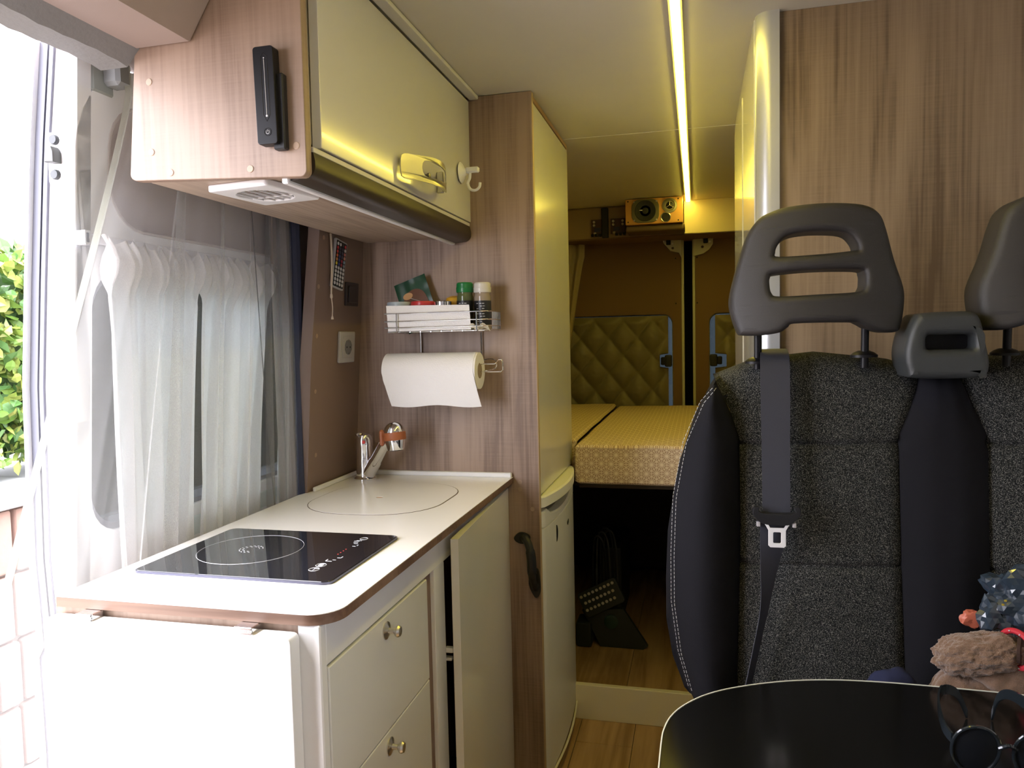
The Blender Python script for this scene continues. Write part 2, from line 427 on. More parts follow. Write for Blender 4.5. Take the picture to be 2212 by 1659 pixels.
# bathroom cubicle behind the bench: wood wall facing the camera, inner side wall, silver corner post
wb = thing('wall_bathroom', (.5, 1.6, 0), 'wood panelled cubicle wall behind the seats', None, kind='structure')
put('wood_panel', bx(.1605, .95, 1.592, 1.612, 0, CEILZ, .001), OAKR, wb)
put('side_panel', bx(.116, .132, 1.62, 2.39, 0, CEILZ, .001), CREAM, wb)
put('door_stile', bx(.1145, .117, 2.005, 2.385, .15, 1.86, .001), CREAM, wb)
put('corner_post', prism([(.118, 1.622)]+[(.146-.028*math.cos(a), 1.610-.030*math.sin(a)) for a in [PI/2*i/8 for i in range(9)]]+[(.1615, 1.580), (.1615, 1.592), (.150, 1.622)], 'z', 0, CEILZ), ALU, wb)

# rear box beam under the roof and the rear doors
tb = thing('trim_1', (-.1, 3.7, 1.74), 'boxed roof beam across the rear doors', None, kind='structure')
put('beam_panel', bx(-.055, .95, 3.635, 3.66, 1.742, CEILZ, .002), plain('beam_board_lit', (.58, .50, .34), .55), tb)  # lighter copy of the beam board, strip light put into its colour
put('beam_panel', bx(-.95, -.055, 3.665, 3.69, 1.738, CEILZ, .012, 3), plain('beam_board_shaded', (.30, .21, .12), .6), tb)  # browner copy of the beam board, shade by the speaker put into its colour
put('beam_base', bx(-.95, .95, 3.664, 3.90, 1.738, 1.746, .001), BROWN, tb)
wk = thing('wall_back', (0, 4.0, 0), 'rear end of the van body', None, kind='structure')
put('rear_header', bx(-.96, .98, 3.97, 4.02, 1.80, 1.9, 0), BROWN, wk)
put('gap_light_stop', bx(-.064, -.018, 3.895, 3.915, .1, 1.80, .004), plain('gap_black', (.004, .004, .004), .9, spec=.05), wk)  # near-black strip added to close the bright slit between the doors
put('gap_leak_block', bx(-.10, .03, 3.934, 3.944, 0, 1.88, .0), RUBBER, wk)  # unseen box added behind the doors to stop light leaking past the strip
put('rear_gap_lining', bx(-.96, -.94, 3.84, 4.0, 0, 1.9, .0), RUBBER, wk)
put('rear_gap_lining', bx(.94, .96, 3.84, 4.0, 0, 1.9, .0), RUBBER, wk)
for s, nm in ((-1, 'door_2'), (1, 'door_3')):
    xi, xo = (-.068, -.95) if s < 0 else (-.012, .95)
    wx0, wx1 = ((-.80, -.118) if s < 0 else (.060, .74))
    dr = thing(nm, (xi, 3.88, .1), ('left' if s < 0 else 'right')+' rear door seen over the bed', None, kind='structure')
    lo_, hi_ = min(xi, xo), max(xi, xo)
    put('door_card', plate([rrect(lo_, hi_, .10, 1.80, .01), rrect(wx0, wx1, .86, 1.372, .045)], 'y', 3.85, 3.868, .002), BROWN, dr)
    put('steel_frame', bx(xi-.006 if s < 0 else xi-.008, xi+.008 if s < 0 else xi+.006, 3.842, 3.90, .1, 1.80, .004, 2), plain('olive_frame', (.42, .42, .36), .4), dr)
    put('window_frame', plate([rrect(wx0-.03, wx1+.03, .83, 1.402, .06), rrect(wx0+.004, wx1-.004, .864, 1.368, .045)], 'y', 3.869, 3.90, .004), plain('window_frame_blue', (.50, .58, .66), .35), dr)
    put('glass', bx(wx0-.02, wx1+.02, 3.90, 3.905, .84, 1.40, 0), TINTR, dr)
    put('outer_skin', plate([rrect(lo_, hi_, .0, 1.88, .01), rrect(wx0-.02, wx1+.02, .84, 1.392, .05)], 'y', 3.91, 3.93, .0), WHITEP, dr)
    for z in (1.65, 1.425): put('screw', disc(((-.101 if s < 0 else .003), 3.849, z), .004, (0, -1, 0), .001, 8), BLACKS, dr)
    # upper hinge plate
    hx = (-1 if s < 0 else 1)
    if s < 0: hp = [(-.164, 1.76), (-.160, 1.728), (-.126, 1.687), (-.085, 1.676), (-.070, 1.645), (-.070, 1.76)]
    else: hp = [(-.014, 1.76), (.082, 1.76), (.080, 1.712), (.062, 1.685), (.034, 1.666), (-.014, 1.656)]
    h = put('latch_plate', plate([hp, circ(hp[2][0]+(.012 if s < 0 else -.05), 1.70, .006, 10)], 'y', 3.828, 3.845, .003), plain('plate_cream', (.48, .46, .38), .45), dr)
    cx = -.134 if s < 0 else .045
    put('catch', bx(cx-.011, cx+.011, 3.812, 3.829, 1.715, 1.758, .003), BLACKS, h)
    for dx, z in ((-.022, 1.738), (.02, 1.742), (.02, 1.722)): put('bolt', disc((cx+dx, 3.828, z), .0055, (0, -1, 0), .004, 8), STEEL, h)
    lx = -.138 if s < 0 else .082
    lt = put('window_catch', bx(lx-.020, lx+.016, 3.80, 3.848, 1.108, 1.168, .008, 2), BLACKP, dr)
    put('lever', bx(lx-.026*-s-.012, lx-.026*-s+.012, 3.785, 3.812, 1.118, 1.158, .006, 2), BLACKS, lt)

# step kerb and raised rear floor
put('baseboard_back', bx(-.402, .116, 2.378, 2.398, 0, .117, .0015), plain('cream_step', (.82, .76, .60), .5), None, 'cream kerb board closing the raised floor under the bed', None, None, 'structure')
sr = thing('floor_rear', (0, 3, .1), 'raised wood floor below the bed', None, kind='structure')
for i in range(8):
    put('plank', bx(-.94+i*.2355, -.94+(i+1)*.2355-.0015, 2.40, 3.84, .09, .105, .001), FLOORW, sr)

# ================================================================== SLIDING DOOR (partly open, outside the aperture)
d1 = thing('door_1', (-1.06, 1.05, 0), 'white sliding door standing partly open outside', None, kind='structure')
XI = -1.02; LEAN = .07      # the body side leans in towards the roof
def edge_prof(z):   # outward offset of the leading edge, follows the curved body side
    return interp([(.0, -1.15), (.30, -1.150), (.55, -1.137), (.72, -1.140), (.735, -1.128), (.9, -1.135), (1.2, -1.125), (1.38, -1.108), (1.6, -1.085), (1.78, -1.06)], z)
def inner_prof(z): return -1.02+LEAN*(z-1.25)
def lean(b):
    for v in b.verts: v.co.x += LEAN*(v.co.z-1.25)
    return b
zs = [i*.06 for i in range(30)]+[1.775]
zs = sorted(set(zs+[.715, .74]))
def door_strip(fa, fb_, ya, yb):
    b = bmesh.new(); rows = []
    for z in zs:
        a, c = fa(z), fb_(z)
        rows.append([b.verts.new((a, ya, z)), b.verts.new((c, ya, z)), b.verts.new((c, yb, z)), b.verts.new((a, yb, z))])
    for A, B in zip(rows, rows[1:]):
        for k in range(4): b.faces.new((A[k], A[(k+1) % 4], B[(k+1) % 4], B[k]))
    b.faces.new(rows[0]); b.faces.new(rows[-1][::-1]); return b
put('leading_edge', door_strip(lambda z: edge_prof(z)+.028, inner_prof, 1.046, 1.075), DOORWHITE, d1)
put('outer_lip', door_strip(lambda z: edge_prof(z), lambda z: edge_prof(z)+.006, 1.034, 1.075), DOORWHITE, d1)
put('weather_seal', door_strip(lambda z: edge_prof(z)+.006, lambda z: edge_prof(z)+.022, 1.043, 1.07), DOORGREY, d1)
put('weather_seal', door_strip(lambda z: edge_prof(z)+.028, lambda z: edge_prof(z)+.036, 1.041, 1.07), plain('seal_pale', (.16, .16, .20), .5), d1)
inner = plate([[(1.041, .02)]+[(1.041, 1.60)]+[(1.041+.17*(1-math.cos(a)), 1.60+.165*math.sin(a)) for a in [PI/2*i/8 for i in range(1, 9)]]+[(2.25, 1.765), (2.25, .02)],
               rrect(1.115, 2.17, 1.478, 1.700, .085), rrect(1.080, 2.10, .93, 1.405, .07)], 'x', XI-.012, XI, .003)
put('inner_panel', lean(inner), DOORWHITE, d1)
put('upper_recess', lean(bx(XI-.030, XI-.016, 1.09, 2.2, 1.45, 1.73, .002)), plain('mauve_trim', (.52, .47, .47), .7, bump=.2, bscale=900), d1)
put('recess_bead', lean(tube([(XI-.002, y, z) for y, z in rrect(1.115, 2.17, 1.478, 1.700, .085)], .004, 6, closed=True)), plain('bead', (.6, .56, .56), .5), d1)
put('outer_skin', lean(plate([rrect(1.05, 2.26, .0, 1.765, .05), rrect(1.085, 2.12, .90, 1.43, .07)], 'x', -1.100, -1.092, 0)), WHITEP, d1)
put('window_reveal', lean(plate([rrect(1.070, 2.11, .915, 1.42, .08), rrect(1.088, 2.09, .94, 1.395, .07)], 'x', -1.09, XI-.010, 0)), DOORGREY, d1)
put('window_glass', lean(bx(-1.094, -1.090, 1.06, 2.12, .90, 1.44, 0)), TINT, d1)
SCREEN = sheer('dark_flyscreen', (.030, .045, .030), .27, .1)
put('fly_screen', lean(bx(-1.087, -1.0865, 1.06, 2.12, .90, 1.44, 0)), SCREEN, d1)
put('bottom_tray', lean(bx(XI-.01, XI+.002, 1.35, 2.0, .86, .905, .01, 3)), plain('pale_teal_plastic', (.58, .68, .70), .4), d1)
sp = put('striker_plate', plate([rrect(-1.050, -1.010, 1.540, 1.625, .006), circ(-1.034, 1.612, .002, 8)], 'y', 1.040, 1.046, .001), WHITEPL, d1)
for z, x in ((1.612, -1.033), (1.555, -1.034)): put('bolt', disc((x, 1.040, z), .0085, (0, -1, 0), .006, 12), plain('dark_grey_bolt', (.055, .06, .065), .5), sp)
put('catch', prism([(-1.040, 1.573), (-1.034, 1.592), (-1.026, 1.598), (-1.022, 1.590), (-1.022, 1.572)], 'y', 1.022, 1.040, .002), plain('grey_catch', (.10, .105, .10), .5), sp)
hb = put('roller_arm', bx(-1.018, -.985, 1.075, 1.125, 1.70, 1.765, .004), plain('grey_green_steel', (.34, .37, .35), .5), d1)
for z in (1.718, 1.748): put('bolt', disc((-1.0, 1.074, z), .009, (0, -1, 0), .004, 10), plain('grey_bolt', (.28, .29, .29), .5), hb)
put('roller', bx(-.99, -.955, 1.10, 1.135, 1.715, 1.76, .006), plain('grey_bolt', (.28, .29, .29), .5), hb)

# header boxing over the aperture
t2 = thing('trim_2', (-.8, .5, 1.74), 'taupe vinyl boxing over the door opening', None, kind='structure')
put('boxing', prism([(-.878, 1.744), (-.772, 1.744), (-.672, CEILZ), (-.94, CEILZ), (-.94, 1.76)], 'y', -.6, 1.049, .004), TAUPE, t2)
put('clip', bx(-.735, -.715, .965, .985, 1.80, 1.83, .004), BLACKP, t2)
g = bmesh.new()
rows = []
for i in range(60):
    y = -.2+i*.0212
    dz = .010*noise.noise(Vector((y*9, 0, 0)))+.006*noise.noise(Vector((y*31, 2, 0)))
    rows.append([g.verts.new((-.955, y, 1.764)), g.verts.new((-.872, y, 1.757)), g.verts.new((-.868, y, 1.745)), g.verts.new((-.893, y, 1.722+dz)), g.verts.new((-.945, y, 1.722+dz))])
for A, B in zip(rows, rows[1:]):
    for k in range(5): g.faces.new((A[k], A[(k+1) % 5], B[(k+1) % 5], B[k]))
g.faces.new(rows[0]); g.faces.new(rows[-1][::-1])
put('trim_3', g, GREYBAND, None, 'grey rubbery edging along the top of the door opening', None, None, 'structure')

# ================================================================== KITCHEN
# tall unit
tu = thing('tall_cabinet', (-.66, 2.17, 0), 'tall oak-sided cabinet beside the aisle with glossy cream upper door', 'cabinet')
put('side_panel', bx(-.930, -.406, 1.896, 1.914, 0, CEILZ-.001, .001), OAK, tu)
put('panel_edging', bx(-.4065, -.405, 1.8965, 1.9135, 0, CEILZ-.002, .0), PLYEDGE, tu)
put('carcass', bx(-.93, -.430, 1.9145, 2.455, .86, CEILZ-.001, .001), plain('carcass_brown', (.30, .20, .12), .6), tu)
put('back_panel', bx(-.93, -.411, 2.452, 2.462, .0, CEILZ-.001, .001), plain('carcass_brown', (.30, .20, .12), .6), tu)
put('top_rail', bx(-.430, -.410, 1.9145, 2.455, 1.882, CEILZ-.001, .001), OAKEDGEY, tu)
put('door', bx(-.427, -.409, 1.9205, 2.452, .845, 1.877, .002, 2), CREAMTALL, tu)
for x, z in ((-.458, .886), (-.458, .867), (-.425, .815)): put('screw_cap', disc((x, 1.896, z), .006, (0, -1, 0), .0012), plain('cap_oak', (.34, .24, .17), .5), tu)
# fridge
fx = thing('fridge', (-.65, 2.17, .0), 'white under-counter fridge below the tall cream door', 'fridge')
put('body', bx(-.93, -.445, 1.925, 2.445, .02, .842, .004), WHITEPL, fx)
def fbow(u): return -.402+.012*math.sin(PI*u)
FW = plain('fridge_white', (.70, .70, .66), .35, bump=.1, bscale=700)
def fdoor(z0f, z1f, bow=1.0, y0=1.921, y1=2.425, back=-.444, n=40):
    b = bmesh.new(); rows = []
    for i in range(n+1):
        u = i/n; y = y0+(y1-y0)*u; x = -.404+.014*bow*math.sin(PI*u)**.8
        if i in (0, n): x -= .008
        a, c = z0f(u), z1f(u)
        rows.append([b.verts.new((back, y, a)), b.verts.new((x, y, a)), b.verts.new((x, y, c-.004)), b.verts.new((x-.005, y, c)), b.verts.new((back, y, c))])
    for A, B in zip(rows, rows[1:]):
        for k in range(5): b.faces.new((A[k], A[(k+1) % 5], B[(k+1) % 5], B[k]))
    b.faces.new(rows[0]); b.faces.new(rows[-1][::-1]); return b
dd = put('door', fdoor(lambda u: .06, lambda u: .755), FW, fx)
put('door_band', fdoor(lambda u: .757, lambda u: .800-(.030*math.sin(PI*min(1, max(0, (u-.12)/.8)))**.4 if .12 < u < .92 else 0), 1.1), FW, fx)
put('top_cap', fdoor(lambda u: .812, lambda u: .842, 2.3), plain('fridge_cap', (.80, .80, .70), .3), fx)
put('grip_recess', bx(-.444, -.418, 1.93, 2.42, .755, .815, 0), plain('grip_dark', (.10, .095, .08), .6), fx)
put('kick_rim', tube([(-.400+.016*math.sin(PI*i/20), 1.925+.50*i/20, .058) for i in range(21)], .0035, 6), plain('rim_cream', (.74, .70, .58), .4), fx)
lg = [(2.058, .733), (2.058, .685)]+[(2.058+.020*math.cos(a), .709+.024*math.sin(a)) for a in [-PI/2+PI*i/10 for i in range(1, 10)]]
put('badge', prism(lg, 'x', -.404, -.3915, .0008), BLACKS, fx, 'black half-moon badge')
for i in range(3): put('marking', bx(-.3905, -.3892, 2.225+.008*i, 2.230+.008*i, .694-.004*(i % 2), .702+.002*i, 0), BLACKS, fx)
# black grab handle on the oak panel
gh = thing('grab_handle', (-.44, 1.89, .58), 'black wrought iron style pull handle screwed to the oak panel above the aisle floor', 'handle')
put('rosette', prism([(p.x, p.y) for p in smooth_pts([(-.476, .738), (-.462, .752), (-.444, .751), (-.432, .742), (-.436, .726), (-.455, .722), (-.470, .727)], 4, True)], 'y', 1.888, 1.896, .002), BLACKP, gh)
put('rosette', prism([(p.x, p.y) for p in smooth_pts([(-.432, .652), (-.438, .622), (-.434, .600), (-.420, .578), (-.409, .588), (-.406, .612), (-.412, .655)], 4, True)], 'y', 1.888, 1.896, .002), BLACKP, gh)
put('grip', tube(smooth_pts([(-.452, 1.893, .736), (-.440, 1.872, .741), (-.427, 1.858, .722), (-.421, 1.853, .690), (-.421, 1.858, .650), (-.421, 1.875, .622), (-.420, 1.893, .605)], 6), [.011]*4+[.0105]*10+[.0125]*10+[.0105]*10+[.011]*3, 10), BLACKP, gh)

# worktop
wt = thing('worktop', (-.7, 1.4, .88), 'white laminate worktop with oak edging under the wall cabinet', 'worktop')
def wt_outline(g_=0.):
    r = .045; x1, y0 = -.476+g_, .885-g_
    arc = [(x1-r+r*math.sin(a), y0+r-r*math.cos(a)) for a in [PI/2*i/8 for i in range(9)]]
    return [(-.925-g_, y0)]+arc+[(x1, 1.8955), (-.924, 1.8955), (-.924, 1.66), (-.938, 1.60)]
put('board', prism(wt_outline(), 'z', .884, .8985, 0), OAKEDGE, wt)
put('laminate', prism(wt_outline(.0003), 'z', .8985, .900, .0004, seg=1), WTOP, wt)
put('upstand', bx(-.920, -.478, 1.882, 1.8955, .900, .912, .002), WHITEPL, wt)
us = bx(-.004, .004, 1.64, 1.895, .900, .911, .002)
for v in us.verts: v.co.x += -.918
put('upstand', us, WHITEPL, wt)
# sink lid with its groove
sl = thing('sink_lid', (-.71, 1.6, .900), 'flush white sink cover with finger hole in front of the tap', 'lid')
def lidshape(g_=0.):
    return rrect(-.872-g_, -.557+g_, 1.432-g_, 1.782+g_, .13+g_, 10)
put('groove', plate([lidshape(.0018), lidshape(.0)], 'z', .8995, .9006, 0), plain('groove_dark', (.10, .07, .05), .7), sl)
put('cover', plate([lidshape(-.0002), circ(-.726, 1.60, .0085, 16)], 'z', .8995, .9010, .0003), WTOP, sl)
put('hole_edge', disc((-.726, 1.60, .8994), .0084, (0, 0, 1), .0010), plain('hole_oak', (.45, .30, .20), .6), sl)
# hob
hb = thing('induction_hob', (-.715, 1.135, .9), 'black glass single induction hob set in the worktop', 'hob')
ho = [(-.893, 1.012), (-.886, 1.000), (-.560, 1.003), (-.541, 1.018), (-.5415, 1.255), (-.556, 1.271), (-.880, 1.270), (-.893, 1.258)]
hob_o = rrect(-.892, -.541, 1.001, 1.272, .014, 5)
put('glass', prism(hob_o, 'z', .9003, .9048, .0008, seg=1), GLASSB, hb)
put('chrome_rim', plate([rrect(-.8935, -.5395, .9995, 1.2735, .015, 5), rrect(-.892, -.541, 1.001, 1.272, .014, 5)], 'z', .9002, .9040, 0), plain('dark_rim', (.10, .10, .14), .3, .8), hb)
ringpts = [( -.767+.090*math.cos(a), 1.143+.090*math.sin(a), .9049) for a in [2*PI*i/72 for i in range(72)]]
put('cooking_zone_ring', tube(ringpts, .0003, 4, closed=True), MARK, hb)
mk = bmesh.new()
for rr_, n_ in ((.020, 14), (.014, 9)):
    for i in range(n_):
        a = 2*PI*i/(n_*1.25)+.4
        c, s_ = math.cos(a), math.sin(a)
        merge(mk, bx(-.0016, .0016, -.0007, .0007, .9048, .9051, 0, mat=Matrix.Translation((-.767+rr_*c, 1.143+rr_*s_, 0)) @ Matrix.Rotation(a+PI/2, 4, 'Z')))
put('printed_logo', mk, MARK, hb)
for y, r in ((1.055, .0085), (1.078, .0085), (1.239, .007)):
    put('touch_symbol', tube([(-.596+r*math.cos(a), y+r*math.sin(a), .905) for a in [2*PI*i/20 for i in range(20)]], .0005, 4, closed=True), MARK, hb)
put('touch_symbol', bx(-.600, -.592, 1.074, 1.082, .9048, .9052, .0), MARK, hb)
for x, y, a, b_ in ((-.596, 1.055, .0005, .005), (-.594, 1.059, .004, .0005), (-.594, 1.100, .0055, .0008), (-.600, 1.105, .0008, .004), (-.588, 1.108, .003, .0008), (-.585, 1.120, .0035, .0008), (-.582, 1.124, .0008, .0035), (-.592, 1.190, .003, .0008), (-.588, 1.196, .0008, .003), (-.596, 1.206, .004, .0008), (-.600, 1.214, .0045, .0008), (-.602, 1.222, .005, .0008), (-.599, 1.226, .005, .0008)):
    put('control_mark', bx(x-a, x+a, y-b_, y+b_, .9048, .9051, 0), MARK, hb)
rm = bmesh.new()
for y in (1.14, 1.150, 1.160, 1.170): merge(rm, bx(-.5985, -.5965, y-.0012, y+.0012, .9048, .9051, 0))
put('level_marks', rm, REDM, hb)

# tap
tp = thing('kitchen_tap', (-.862, 1.812, .9005), 'chrome mixer tap with terracotta banded spray head', 'tap')
put('body', lathe([(.029, 0), (.029, .004), (.025, .008), (.0225, .012), (.0225, .055), (.021, .058), (.021, .088), (.0225, .092), (.0225, .108), (.017, .119), (.006, .124), (0, .124)], (-.862, 1.812, .9005), (0, 0, 1), 32), CHROME, tp)
put('lever', tube(smooth_pts([(-.862, 1.812, 1.020), (-.870, 1.800, 1.024), (-.874, 1.79, 1.021)], 4), .004, 8), CHROME, tp)
put('hot_cold_dot', disc((-.853, 1.7905, 1.003), .0045, (.3, -1, .1), .001), REDM, tp, 'red and blue temperature dot')
a0 = Vector((-.848, 1.806, .918)); a1 = Vector((-.772, 1.772, 1.024))
put('spout_arm', lathe([(.0175, 0), (.0175, .045), (.0155, .05), (.0150, (a1-a0).length-.01), (.013, (a1-a0).length)], a0, a1-a0, 24), CHROME, tp)
hc = Vector((-.756, 1.765, 1.060)); hd = Vector((.10, -.05, -1))
hdp = put('spray_head', lathe([(0, 0), (.010, .0015), (.018, .006), (.024, .014), (.0275, .026), (.0275, .046), (.0235, .066), (.022, .072), (.019, .0725), (0, .0725)], hc, hd, 32), CHROME, tp)
put('rubber_band', lathe([(.0275, .026), (.0284, .027), (.0284, .045), (.0272, .047)], hc, hd, 32), plain('terracotta_rubber', (.33, .10, .035), .45), tp, 'terracotta band round the spray head', solid=False)
put('band_patch', bx(-.792, -.780, 1.752, 1.765, .998, 1.040, .004), MATS['terracotta_rubber'], tp)
put('nozzle', disc(hc+hd.normalized()*.0722, .017, hd, .002, 20), BLACKP, tp)

# base cabinet
bc = thing('kitchen_base_cabinet', (-.71, 1.39, 0), 'white kitchen base cabinet with knobbed drawers and an ajar door', 'cabinet')
WG = plain('white_gloss_front', (.72, .72, .69), .22, coat=.2)
put('corner_post', bx(-.531, -.497, .889, .906, 0, .8835, .002), WHITE, bc)
put('end_panel', bx(-.935, -.5315, .893, .905, 0, .8835, .001), OAK, bc)
put('top_rail', bx(-.512, -.4975, .906, 1.88, .822, .8835, .001), WHITE, bc)
put('recess_stile', bx(-.515, -.507, 1.29, 1.345, 0, .822, .001), plain('recess_oak', (.23, .15, .11), .6), bc)
put('stile', bx(-.514, -.4985, 1.338, 1.398, 0, .822, .003, 2), WHITE, bc)
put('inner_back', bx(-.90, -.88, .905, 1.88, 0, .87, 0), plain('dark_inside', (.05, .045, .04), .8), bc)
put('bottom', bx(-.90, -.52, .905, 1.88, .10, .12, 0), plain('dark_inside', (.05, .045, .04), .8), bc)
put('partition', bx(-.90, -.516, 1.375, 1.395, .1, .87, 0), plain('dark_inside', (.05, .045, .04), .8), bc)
for j, (z0, z1) in enumerate(((.6275, .8185), (.435, .6255), (.245, .433), (.06, .243))):
    dw = put('drawer', bx(-.512, -.4955, .9075, 1.291, z0, z1, .0015), WG, bc)
    kz = (z0+z1)/2+(.072 if j == 0 else .065)
    kz = {0: .795, 1: .600, 2: .41, 3: .22}[j]
    kb = put('knob', lathe([(.0145, 0), (.0145, .0018), (.011, .003), (.0045, .005), (.004, .014), (.0085, .018), (.0095, .0215), (.0075, .025), (0, .026)], (-.4955, 1.100, kz), (1, 0, 0), 20), STEEL, dw)
od = bmesh.new()
p0, p1 = Vector((-.4995, 1.893)), Vector((-.464, 1.388))   # hinge side, leading side of the ajar door
dv = (p1-p0).normalized(); nv = Vector((-dv.y, dv.x)) if -dv.y > 0 else Vector((dv.y, -dv.x))
if nv.x < 0: nv = -nv
q = [p0-nv*.002, p1-nv*.008, p1+nv*.008, p0+nv*.003]
q = [p0, p1-nv*.016, p1, p0+nv*.010]
merge(od, prism([(v.x, v.y) for v in q], 'z', .07, .870, .001))
adr = put('door', od, plain('cream_gloss_front', (.74, .73, .68), .16, coat=.3), bc, 'cream gloss door standing ajar')
put('catch', bx(-.503, -.485, 1.400, 1.412, .630, .640, .001), WHITEPL, adr)
put('catch', bx(-.506, -.490, 1.403, 1.416, .612, .618, .001), WHITEPL, adr)
# folding flap on the end
ff = thing('folding_table_flap', (-.73, .88, .3), 'white drop-down flap hanging from the near end of the worktop', 'table flap')
put('panel', prism(rrect(-.930, -.5275, .34, .874, .008, 3), 'y', .864, .8885, .002), WHITE, ff)
for x in (-.860, -.600):
    hg = put('hinge', bx(x-.014, x+.014, .8655, .8885, .8725, .8835, .001), CHROME, ff)
    put('pin', tube([(x-.014, .866, .878), (x+.014, .866, .878)], .0022, 8), CHROME, hg)

# overhead cabinet
oc = thing('overhead_cabinet', (-.72, 1.47, 1.53), 'oak wall cabinet with glossy cream flap door over the worktop', 'cabinet')
op = [(-.579, CEILZ-.001), (-.579, 1.532)]+[(-.589+.010*math.cos(a), 1.532+.010*math.sin(a)) for a in [-PI/2*i/4 for i in range(1, 5)]]
op += [(-.888, 1.5365)]+[(-.888-.010*math.sin(a), 1.5475-.010*math.cos(a)) for a in [PI/2*i/4 for i in range(1, 5)]]+[(-.878, 1.745), (-.878, CEILZ-.001)]
put('side_panel', prism(op, 'y', 1.050, 1.067, .001, seg=1), OAK, oc)
for x, z in ((-.853, 1.691), (-.855, 1.580), (-.821, 1.545), (-.676, 1.540), (-.595, 1.569)):
    put('screw_cap', disc((x, 1.0505, z), .0058, (0, -1, 0), .0016), plain('cap_pale', (.47, .34, .25), .5), oc)
put('bottom_panel', bx(-.872, -.625, 1.067, 1.895, 1.535, 1.550, .001), OAKY, oc)
put('carcass', bx(-.860, -.592, 1.068, 1.894, 1.58, CEILZ-.002, .001), plain('beige_carcass', (.52, .46, .34), .5), oc)
dbm = bx(-.590, -.5735, 1.090, 1.893, 1.573, 1.884, .002, 2)
for v in dbm.verts: v.co.x += (v.co.z-1.573)*.007+.0006*math.sin(v.co.y*9)
odr = put('flap_door', dbm, CREAM, oc)
put('door_lip', bx(-.593, -.577, 1.070, 1.893, 1.562, 1.571, .001), plain('lip_grey', (.55, .52, .50), .4), oc)
vp = [(-.592, 1.562), (-.577, 1.562), (-.574, 1.548)]+[(-.592+.018*math.cos(a), 1.540+.017*math.sin(a)) for a in [-PI/2*i/6 for i in range(0, 7)]]+[(-.618, 1.521), (-.618, 1.530), (-.60, 1.545)]
put('visor', prism(vp, 'y', 1.068, 1.892, .0), VISOR, oc, 'dark brown curved visor strip below the cream door')
put('light_strip', bx(-.630, -.618, 1.062, 1.890, 1.516, 1.534, .002), WHITEPL, oc)
# handle of the flap door: curved bow with a slot
def bow(y, z):
    u = min(1, max(0, (y-1.400)/.232)); return -.570+.001+.030*math.sin(PI*min(1, u*.5+.02))**1.0*(1 if u < .93 else max(0, (1-u)/.07)**.5)
hbm = plate([[(p.x, p.y) for p in smooth_pts([(1.402, 1.634), (1.450, 1.643), (1.520, 1.650), (1.585, 1.652), (1.622, 1.648), (1.633, 1.635), (1.633, 1.610), (1.625, 1.600), (1.585, 1.597), (1.520, 1.594), (1.450, 1.592), (1.402, 1.593)], 4, True)],
             [(p.x, p.y) for p in smooth_pts([(1.470, 1.636), (1.540, 1.640), (1.600, 1.640), (1.615, 1.632), (1.610, 1.615), (1.540, 1.609), (1.470, 1.606)], 4, True)]], 'x', -.0012, .0012, 0)
bmesh.ops.subdivide_edges(hbm, edges=[e for e in hbm.edges if e.calc_length() > .02], cuts=3)
for v in hbm.verts:
    u = (v.co.y-1.402)/.231
    v.co.x += -.566+.032*math.sin(PI*min(1, max(0, u*.86)))
    v.co.z = 1.615+(v.co.z-1.615)*1.0
hh = put('handle', hbm, STEEL, odr, 'brushed steel bow handle')
put('handle_end', bx(-.572, -.556, 1.625, 1.634, 1.600, 1.648, .002), STEEL, odr)
put('lock_knob', lathe([(.0075, 0), (.0075, .004), (.004, .006), (.004, .012), (.0065, .014), (.0065, .018), (0, .020)], (-.571, 1.530, 1.618), (1, 0, 0), 16), DARKST, odr)
put('ceiling_rail', bx(-.570, -.545, .80, 1.893, 1.885, CEILZ-.0005, .004, 2), plain('rail_grey', (.60, .59, .56), .4), oc)
# suction hook
sh = thing('suction_hook', (-.565, 1.80, 1.68), 'white suction cup hook stuck on the cream flap door', 'hook')
put('cup', lathe([(.026, 0), (.023, .003), (.012, .009), (.008, .014), (0, .016)], (-.5690, 1.803, 1.683), (1, 0, 0), 24), WHITEPL, sh)
put('arm', bx(-.556, -.522, 1.795, 1.809, 1.680, 1.694, .003), WHITEPL, sh)
put('hook', tube(smooth_pts([(-.545, 1.802, 1.690), (-.546, 1.802, 1.668), (-.552, 1.802, 1.655), (-.545, 1.802, 1.640), (-.532, 1.802, 1.637), (-.522, 1.802, 1.644), (-.520, 1.802, 1.655)], 5), .0035, 8), WHITEPL, sh)
# air vent under the cabinet
av = thing('air_vent', (-.735, 1.175, 1.525), 'white square ventilation grille on the underside of the wall cabinet', 'vent')
rotm = Matrix.Translation((-.727, 1.172, 0)) @ Matrix.Rotation(math.radians(-8), 4, 'Z')
vb = plate([rrect(-.062, .062, -.072, .072, .006), circ(.0, .0, .047, 32)], 'z', 1.523, 1.535, .003); vb.transform(rotm)
put('frame', vb, WHITEPL, av)
vs_ = None
for i in range(5):
    x = -.034+i*.0170; hw = math.sqrt(max(.0001, .048**2-x*x))
    b = bx(x-.0009, x+.0009, -hw, hw, 1.5235, 1.5265, 0); b.transform(rotm); put('slat', b, WHITEPL, av)
b = bx(-.047, .047, .018, .0195, 1.524, 1.5275, 0); b.transform(rotm); put('cross_bar', b, WHITEPL, av)
b = lathe([(.047, 0), (.047, .0005)], (0, 0, 1.5335)); b.transform(rotm); put('duct', b, plain('duct_brown', (.16, .12, .09), .8), av)
